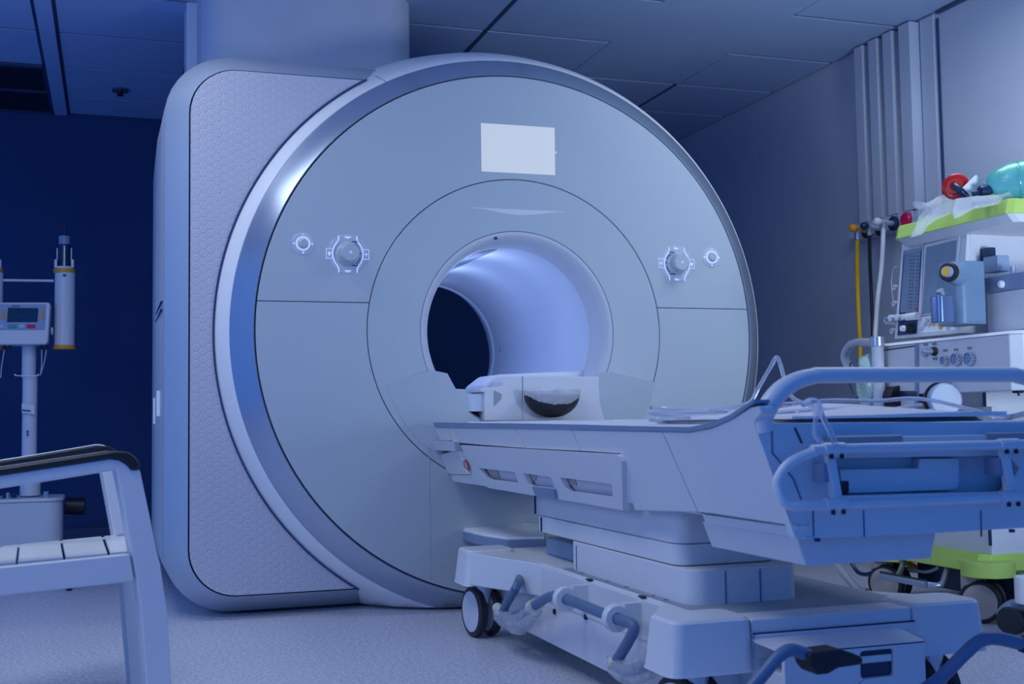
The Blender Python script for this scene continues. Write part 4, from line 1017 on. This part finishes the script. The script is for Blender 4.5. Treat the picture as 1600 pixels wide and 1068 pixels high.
MB().loft(xy(rrect(gx0, gx1, yg, yg + 0.055, 0.016, 6), gz_0), xy(rrect(gx0, gx1, yg, yg + 0.055, 0.016, 6), gz_1)).build('filler_block', 'darksteel', am, bev=0.003)
q = at((1472, 458), 'y', yg + 0.02); MB().cyl(q - Vector((0.0, 0, 0.008)), 0.012, 0.022, (-0.5, -0.2, 0.75), 16).build('filler_cap', 'steel', am)
# desk with gauges
XD = XA - 0.10
def D(px, dx=0.0): return at(px, 'x', XD + dx)
zd0 = D((1420, 600)).z
zl, zr = D((1376, 543)).z, D((1590, 512)).z
yfar, ynear = D((1374, 560)).y, D((1588, 540)).y
desk = [(XD, yfar), (XD, ynear + 0.03), (XD + 0.03, ynear), (2.0, ynear), (2.0, yfar)]
zt_ = D((1440, 530)).z
MB().loft(xy(desk, zt_ - 0.19), xy(desk, zt_ - 0.012)).build('desk_body', 'white', am, bev=0.004)
MB().loft(xy([(x - 0.006 if x < 1.5 else x, y) for x, y in desk], zt_ - 0.012), xy([(x + 0.012 if x < 1.5 else x, y) for x, y in desk], zt_)).build('desk_top', 'sheet', am, bev=0.003)
MB().prism([D(p, -0.003) for p in ((1378, 548), (1429, 541), (1429, 640), (1376, 642))], (0.006, 0, 0)).build('desk_door', 'white', am, bev=0.002)
MB().prism([D(p, -0.004) for p in ((1378, 546.5), (1429.5, 539.5), (1429.5, 541), (1378, 548))], (0.004, 0, 0)).build('door_gap', 'black', am)
MB().prism([D(p, -0.005) for p in ((1430, 537), (1434, 536.5), (1434, 640), (1430, 640))], (0.006, 0, 0)).build('desk_divider', 'greyblue', am, bev=0.001)
for x, y, r, mm in ((1446, 550, 0.0135, 'steel'), (1460, 548.5, 0.014, 'black')):
    MB().lathe([(0, -0.012), (r, -0.010), (r + 0.002, 0.0), (0, 0.0)], D((x, y), -0.003), 'x', 22, closed_prof=False).build('switch_knob', mm, am)
MB().lathe([(0, -0.05), (0.006, -0.045), (0.010, -0.012), (0, -0.012)], D((1460, 548.5), -0.003), 'x', 16, closed_prof=False).build('switch_knob', 'steel', am)
for x, y, r in ((1477.5, 563, 0.0165), (1495.5, 561, 0.0215), (1516.5, 560, 0.0225)):
    g = MB().lathe([(r - 0.003, -0.014), (r, -0.014), (r, 0.0), (r - 0.003, 0.0)], D((x, y), -0.003), 'x', 28).build('gauge', 'chrome', am)
    MB().lathe([(0, -0.008), (r - 0.003, -0.008), (r - 0.003, 0), (0, 0)], D((x, y), -0.003), 'x', 28, closed_prof=False).build('gauge_face', 'bluepaint', g)
    c = D((x, y), -0.012); nd = MB()
    nd.tube([c, c + Vector((-0.001, -r*0.5, r*0.45))], 0.0012, 6, smooth=False)
    for k in range(7):
        a_ = math.radians(-30 + 40*k); d1 = Vector((0, math.cos(a_), math.sin(a_)))
        nd.tube([c + d1*r*0.62, c + d1*r*0.8], 0.001, 6, smooth=False)
    nd.build('gauge_needle', 'ink', g)
for x, y in ((1446, 538), (1460, 537), (1461, 560), (1477, 547), (1494, 546), (1515, 543.5)):
    pts = rrect(-0.010, 0.010, -0.0035, 0.0035, 0.003, 3); c = D((x, y), -0.002)
    MB().plate([(c.x, c.y + u, c.z + v) for u, v in pts], [[(c.x, c.y + u*0.78, c.z + v*0.55) for u, v in pts]], (-0.001, 0, 0)).build('printed_symbol', 'ink', am)
# below the desk: body, absorber, bellows and hoses
MB().box(XA + 0.04, 2.0, -0.985, yf + 0.03, FLOOR + 0.20, zt_ - 0.18).build('lower_cabinet', 'white', am, bev=0.005)
zz = A((1480, 650), 0.03)
MB().box(XA + 0.025, XA + 0.045, A((1552, 640), 0.03).y, A((1429, 640), 0.03).y, A((1480, 700), 0.03).z, A((1480, 636), 0.03).z).build('drawer', 'white2', am, bev=0.003)
MB().box(XA + 0.037, XA + 0.041, A((1542, 850), 0.03).y, A((1546, 850), 0.03).y, A((1544, 852), 0.03).z, A((1544, 600), 0.03).z).build('door_gap', 'ink', am)
MB().box(XA - 0.06, XA + 0.05, A((1400, 620)).y, A((1412, 620)).y + 0.03, D((1400, 642)).z - 0.05, D((1400, 600)).z).build('absorber_frame', 'white2', am, bev=0.004)
MB().tube([D((1388, 622), 0.0), D((1408, 620), 0.0)], 0.042, 24).build('absorber_canister', 'black', am, bev=0)
MB().tube([D((1406, 617), 0.02), D((1442, 617), 0.02)], 0.028, 20).build('valve_pipe', 'navy', am)
q = D((1474, 624), -0.03)
MB().lathe([(0, -0.03), (0.050, -0.03), (0.056, -0.024), (0.056, 0.03), (0.048, 0.05), (0, 0.05)], q, (0.35, 0.94, 0), 40, closed_prof=False).build('absorber_drum', 'bluepaint', am)
MB().lathe([(0.056, 0.0), (0.062, 0.002), (0.062, 0.02), (0.056, 0.02)], q, (0.35, 0.94, 0), 40).build('drum_ring', 'black', am)
# corrugated breathing hose arching to the left, canister
hp = [D((1378, 538), -0.02), D((1350, 534), -0.03), D((1330, 538), -0.03), D((1320, 553), -0.03), D((1323, 568), -0.03), D((1334, 580), -0.03), D((1352, 588), -0.02)]
MB().tube(hp, 0.0155, 16).build('breathing_hose', 'clear', am)
q = D((1371, 541), -0.04)
MB().cyl((q.x, q.y, q.z), 0.026, 0.035, 'z', 24).build('hose_port', 'steel', am, bev=0.002)
MB().cyl((q.x, q.y, q.z - 0.22), 0.022, 0.22, 'z', 20).build('suction_canister', 'white2', am)
bag = MB(); rows = []
for i in range(12):
    t = i/11; c = D((1350 + 6*t, 556 + 86*t), -0.05)
    rr = 0.012 + 0.05*math.sin(PI*min(1, 0.15 + t*0.8))
    rows.append([c + Vector((0.3*rr*math.cos(a) , rr*math.cos(a), rr*0.25*math.sin(a))) + Vector((rr*0.5*math.sin(a), 0, 0)) * (1 + 0.25*math.sin(3*a + 7*t)) for a in [2*PI*k/22 for k in range(22)]])
bag.grid(rows, close_v=True, caps=True)
tag(bag.build('plastic_bag', 'teal_wrap'), 'pale green crinkled plastic bag hanging at the far side of the machine', 'bag')
bl = [D((1329, 566), -0.06), D((1326, 590), -0.06), D((1331, 610), -0.06), D((1338, 622), -0.06), D((1344, 612), -0.06), D((1338, 600), -0.06)]
hose('drain_tube', bl, 0.0025, 'navy', 'thin dark looped line hanging beside the pale green bag', 'tube')
# short black cable at the right edge
hose('black_cable', [at(p, 'x', XD + 0.08) for p in ((1606, 548), (1596, 556), (1592, 572), (1591, 590), (1590, 606), (1592, 618))], 0.0035, 'black', 'short black cable with a clip hanging on the machine side at the right edge', 'cable')
o = MB().box(XD + 0.055, XD + 0.078, at((1601, 600), 'x', XD + .08).y, at((1590, 600), 'x', XD + .08).y, at((1592, 614), 'x', XD + .08).z, at((1592, 602), 'x', XD + .08).z)
tag(o.build('cable_clip', 'black', bev=0.004), 'black plastic clip on the machine side at the right edge', 'clip')
# green base with casters
XG = XA - 0.01
gz0 = at((1500, 890), 'x', XG).z; gz1 = at((1546, 869), 'x', XG).z
bs2 = [(XG, -0.30), (XG, -0.955), (XG + 0.03, -0.985), (2.0, -1.02), (2.0, -0.30)]
MB().loft(xy(bs2, gz0 + 0.0), xy([(x + (0.02 if x < 1.6 else 0), y) for x, y in bs2], gz1)).build('base_skirt', 'green', am, bev=0.004)
q = at((1536, 900), 'x', XG - 0.02)
for cy in (q.y + 0.052, -0.46):
    MB().cyl((XG + 0.045, cy, gz0 - 0.012), 0.088, 0.052, 'z', 36).build('caster_cover', 'green', am, bev=0.003)
def big_caster(x, y, ang):
    r = 0.072
    c = MB().cyl((x, y, FLOOR + 0.13), 0.026, gz0 - FLOOR - 0.135, 'z', 20).build('caster', 'steel', am)
    MB().cyl((x, y, FLOOR + 0.07), 0.042, 0.10, 'z', 24).build('caster_body', 'beige', c, bev=0.004)
    d = Vector((math.cos(ang), math.sin(ang), 0)); f_ = Vector((-math.sin(ang), math.cos(ang), 0))
    for s in (-1, 1):
        ctr = Vector((x, y, FLOOR + r + 0.001)) + f_*0.03 + d*0.030*s
        MB().lathe([(0.05, -0.013), (r - 0.006, -0.013), (r, -0.007), (r, 0.007), (r - 0.006, 0.013), (0.05, 0.013)], ctr, tuple(d), 36).build('tyre', 'tyre', c)
        MB().lathe([(0, -0.015), (r - 0.014, -0.0145), (r - 0.013, 0.0), (r - 0.014, 0.0145), (0, 0.015)], ctr, tuple(d), 36, closed_prof=False).build('wheel_disc', 'beige', c)
q1 = at((1525, 975), 'z', FLOOR + 0.001); q2 = at((1388, 952), 'z', FLOOR + 0.001)
big_caster(1.325, -0.905, math.radians(215)); big_caster(1.31, -0.415, math.radians(205)); big_caster(1.9, -0.45, 0.3); big_caster(1.9, -1.0, 0.3)
# foot rest bar with its brackets
fr0, fr1 = at((1376, 899), 'x', XG - 0.09), at((1449, 913), 'x', XG - 0.09)
MB().tube([fr0, fr1], 0.0125, 16).build('foot_bar', 'steel', am)
MB().tube([fr0 + Vector((0, 0, 0.013)), fr1 + Vector((0, 0, 0.013))], 0.004, 8).build('foot_bar_grip', 'black', am)
MB().tube([fr1, at((1470, 913), 'x', XG - 0.05), at((1478, 895), 'x', XG), at((1484, 878), 'x', XG + 0.05)], 0.011, 12).build('foot_bar_bracket', 'steel', am)
MB().tube([fr0 + Vector((0, -0.09, 0.0)), at((1406, 893), 'x', XG - 0.02), at((1412, 878), 'x', XG + 0.02)], 0.010, 12).build('foot_bar_bracket', 'steel', am)
MB().box(1.40, 1.9, -1.3, -0.5, gz0 - 0.10, gz0).build('underframe_shade', 'navy', am, bev=0.01)  # dark box made deeper to shade the floor below the machine
# cables and hoses on the floor under the machine
fcab = [('cream_hose', [(1290, 868), (1306, 882), (1322, 900), (1340, 920), (1356, 936)], 0.016, 'clear', 'wide clear hose running down to the floor left of the machine caster', FLOOR + 0.02),
        ('floor_cable', [(1330, 878), (1340, 893), (1352, 897), (1362, 895)], 0.008, 'navy', 'dark blue cable curving above the floor behind the far caster', FLOOR + 0.06),
        ('floor_cable', [(1385, 890), (1400, 880), (1420, 880), (1450, 896), (1480, 890)], 0.010, 'orange', 'orange cable under the green base of the machine', FLOOR + 0.10),
        ('floor_cable', [(1392, 896), (1420, 889), (1450, 893), (1470, 886)], 0.012, 'white', 'white cable under the green base of the machine', FLOOR + 0.10)]
for nm, pts, r, mm, lb_, z in fcab:
    pp = [at(p, 'x', XG + 0.12 + 0.0*i) for i, p in enumerate(pts)]
    if mm in ('clear', 'navy'): pp = [at(p, 'x', 1.32) for p in pts]
    pp = [Vector((v.x, v.y, max(v.z, FLOOR + r + 0.002))) for v in pp]
    hose(nm, pp, r, mm, lb_, 'hose' if mm == 'clear' else 'cable')
fc = [(1455, 940), (1480, 925), (1505, 935), (1490, 950), (1530, 940), (1560, 930), (1585, 945), (1600, 940)]
hose('floor_cable', [at(p, 'z', FLOOR + 0.008) + Vector((0, 0, 0)) for p in ((1440, 935), (1470, 926), (1500, 936), (1520, 928), (1560, 932), (1610, 925))], 0.006, 'bluepaint', 'grey cable lying on the floor between the machine casters', 'cable')
# part of another trolley at the right edge
ot = thing('rolling_trolley', 'blue-grey caster foot of another trolley cut by the right edge', 'trolley', (1.35, -1.25, FLOOR))
q = at((1590, 985), 'x', 1.28)
MB().tube([at((1562, 966), 'x', 1.26), at((1575, 962), 'x', 1.26)], 0.008, 10).build('brake_tab', 'greyblue', ot)
MB().tube([at((1566, 960), 'x', 1.28), at((1578, 949), 'x', 1.28), at((1594, 945), 'x', 1.30), at((1640, 947), 'x', 1.30)], 0.022, 16).build('trolley_leg', 'greyblue', ot)
ctr = at((1583, 974), 'x', 1.27); ctr.z = FLOOR + 0.046
for s in (-0.02, 0.02):
    MB().lathe([(0, -0.011), (0.03, -0.012), (0.040, -0.011), (0.045, 0), (0.040, 0.011), (0.03, 0.012), (0, 0.011)], ctr + Vector((s, s*0.5, 0)), (1, 0.5, 0), 28, closed_prof=False).build('wheel', 'tyre', ot)
MB().cyl(at((1604, 943), 'x', 1.30), 0.035, 0.09, 'z', 20).build('trolley_post', 'silver', ot, bev=0.006)

# ---------------------------------------------------------------- things on top of the machine
zt = zt1
def TP(px, y): return at(px, 'y', y)
rs = thing('resuscitator_bag', 'translucent teal breathing bag lying on the lime green tray', 'resuscitator', (1.55, -1.12, zt))
ax = (TP((1545, 300), -1.12), TP((1640, 300), -1.30))
d_ = (ax[1] - ax[0]); L_ = d_.length; d_.normalize()
base_c = TP((1541, 293), -1.05)
d_ = Vector((0.75, -0.66, 0.05)).normalized()
r0 = 0.062
MB().lathe([(0, 0.0), (0.022, 0.0), (0.034, 0.012), (0.052, 0.038), (0.062, 0.07), (0.066, 0.11), (0.064, 0.17), (0.058, 0.22), (0.03, 0.26), (0, 0.265)], Vector((base_c.x, base_c.y, zt + r0 + 0.006)), tuple(d_), 36, closed_prof=False).build('silicone_bulb', 'teal', rs)
for h in (0.105,):
    MB().lathe([(0.0600 if h < 0.1 else 0.0655, -0.003), (0.0665 if h > 0.1 else 0.0625, 0.0), (0.060 if h < 0.1 else 0.0655, 0.003)], Vector((base_c.x, base_c.y, zt + r0 + 0.006)) + d_*h, tuple(d_), 36).build('rib', 'teal', rs)
MB().tube([TP((1520, 303), -1.06), TP((1530, 301), -1.06)], 0.008, 12).build('valve_neck', 'navy', rs)
MB().lathe([(0, 0), (0.019, 0.0), (0.021, 0.02), (0.016, 0.04), (0, 0.04)], TP((1531, 299), -1.06), (0.95, -0.2, 0.15), 24, closed_prof=False).build('inlet_valve', 'navy', rs)
mk = thing('face_mask_valve', 'round red mask with navy connector leaning on the green tray', 'mask', (1.42, -0.98, zt))
mc = TP((1492, 290), -0.98); dm = Vector((-0.75, -0.62, 0.12)).normalized()
MB().lathe([(0, 0.004), (0.012, 0.006), (0.016, 0.0), (0.028, 0.0), (0.030, -0.005), (0.041, -0.006), (0.046, -0.009), (0.046, -0.014), (0.040, -0.018), (0, -0.016)], mc, tuple(dm), 36, closed_prof=False).build('mask_rim', 'red', mk)
MB().tube([mc + dm*0.004, TP((1500, 297), -1.0), TP((1511, 306), -1.0)], [0.010, 0.013, 0.017], 16).build('connector', 'navy', mk)
def crumple(name, px, y, z0, h, mm, label, cat, seed):
    random.seed(seed); b = MB(); n = len(px); rows = []
    top = [TP(p, y) for p in px]
    cen = sum((v for v in top), Vector()) / n
    rings = [1.0, 0.8, 0.55, 0.28]
    for i, s in enumerate(rings):
        rows.append([cen + (v - cen)*s + Vector((0, -0.022*(1 - s) - 0.006*random.random(), 0.007*random.random()*(i > 0))) for v in top])
    b.grid(rows, close_v=True)
    rows2 = [[cen + (v - cen)*s + Vector((0, 0.022*(1 - s) + 0.003 + 0.004*random.random(), 0)) for v in top] for s in rings]
    b.grid(rows2, close_v=True)
    b.bm.faces.new([v for v in b.bm.verts[3*n:4*n]]); 
    return tag(b.build(name, mm, sharp=60), label, cat)
crumple('clear_bag', [(1426, 314), (1433, 316), (1443, 319), (1458, 312), (1467, 305), (1480, 302), (1496, 306), (1488, 322), (1487, 332), (1462, 344), (1450, 352), (1440, 366), (1423, 371), (1431, 352), (1436, 338), (1444, 328), (1430, 324)], -0.90, zt, 0.03, 'wraplight', 'crumpled clear plastic bag trailing over the far end of the green tray', 'plastic bag', 5)
crumple('clear_bag', [(1494, 310), (1512, 308), (1540, 306), (1568, 304), (1598, 292), (1602, 297), (1572, 316), (1545, 322), (1522, 326), (1500, 338), (1492, 342), (1488, 328)], -1.12, zt, 0.03, 'wraplight', 'clear plastic bag spread under the teal breathing bag', 'plastic bag', 8)
pk = MB().prism([TP(p, -1.02) for p in ((1525.5, 273), (1540, 287), (1518, 307), (1505, 293))], (0.004, 0.012, 0.0))
tag(pk.build('sachet', 'sheet', bev=0.001), 'small white paper sachet standing between the red mask and teal bag', 'packet')

# ---------------------------------------------------------------- gas outlets and hoses on the right wall
go = thing('gas_outlet_panel', 'white wall panel with gas outlets below the pipe covers', 'gas outlet', (XW - 0.03, 0.65, 0.6))
MB().box(XW - 0.05, XW - 0.001, 0.38, 0.90, 0.56, 0.638).build('panel', 'wall', go, bev=0.004)
for y in (0.47, 0.60, 0.735, 0.865):
    MB().box(XW - 0.064, XW - 0.05, y - 0.058, y + 0.058, 0.57, 0.637).build('outlet_plate', 'wall', go, bev=0.003)
q = at((1418, 343), 'x', XW - 0.075)
MB().lathe([(0, -0.022), (0.030, -0.020), (0.036, -0.012), (0.036, 0.0), (0.02, 0.012), (0, 0.012)], q, 'x', 30, closed_prof=False).build('red_outlet_cap', 'crimson', go)
# connectors: flange on the wall, arm pointing into the room, ball end
def connector(name, wallpx, endpx, mm_arm, mm_flange, mm_ball, label, XE=XW-0.28):
    w_ = at(wallpx, 'x', XW - 0.075); e_ = at(endpx, 'x', XE)
    t = thing(name, label, 'connector', (e_.x, e_.y, e_.z - 0.02), group='hose connectors on the gas outlets')
    MB().lathe([(0, -0.018), (0.022, -0.018), (0.036, -0.006), (0.036, 0.006), (0.018, 0.012), (0, 0.012)], w_, 'x', 28, closed_prof=False).build('flange', mm_flange, t)
    MB().tube([w_, e_], 0.0125, 14).build('arm', mm_arm, t)
    MB().lathe([(0.0, -0.02), (0.012, -0.018), (0.019, -0.008), (0.019, 0.008), (0.012, 0.018), (0, 0.02)], e_, 'x', 20, closed_prof=False).build('end_ball', mm_ball, t)
    return w_, e_
w1, e1 = connector('hose_connector', (1354, 361), (1333, 356), 'orange', 'navy', 'orange', 'orange hose connector on the gas outlet farthest along the wall')
w2, e2 = connector('hose_connector', (1375, 357), (1351, 353), 'white', 'navy', 'navy', 'white hose connector with black ball end holding the black hose')
w3, e3 = connector('hose_connector', (1396, 349), (1371, 346), 'white', 'navy', 'white', 'all-white hose connector holding the white hose')
def drop(name, e, px, r, mm, label, xs):
    st_ = (Vector(e) * 1.0)
    pts = [at(p, 'x', x) for p, x in zip(px, xs)]
    o = MB().tube(pts, r, 14).build(name, mm); tag(o, label, 'hose')
    c = pts[0]
    return o, c
for nm, px, r, mm, lb_ in (
    ('gas_hose', [(1340, 365), (1339.5, 400), (1340, 450), (1342, 500), (1344, 540), (1345, 600), (1347, 700), (1350, 800)], 0.0115, 'yellow', 'yellow gas hose hanging down the right wall'),
    ('gas_hose', [(1358.5, 358), (1359, 400), (1361, 450), (1363, 500), (1364, 540), (1366, 620), (1368, 700), (1368, 800)], 0.0085, 'black', 'black gas hose hanging between the yellow and white ones'),
    ('gas_hose', [(1380, 353), (1379.5, 380), (1377, 420), (1372, 460), (1369, 500), (1367, 540), (1367, 600), (1370, 800)], 0.011, 'white', 'white gas hose hanging beside the anaesthesia machine')):
    xs = [XW - 0.22, XW - 0.22, XW - 0.22, XW - 0.25, XW - 0.27, XW - 0.30, XW - 0.30, XW - 0.32]
    xs = [v - {'yellow': 0.0, 'black': -0.04, 'white': 0.05}[mm] * min(1, k/3) for k, v in enumerate(xs)]
    o = MB().tube([at(p, 'x', x) for p, x in zip(px, xs)], r, 14).build(nm, mm); tag(o, lb_, 'hose', 'gas hoses from the wall outlets')
    p0 = at(px[0], 'x', XW - 0.22)
    MB().cyl((p0.x, p0.y, p0.z - 0.03), r + 0.004, 0.05, 'z', 14).build('ferrule', 'steel', o)
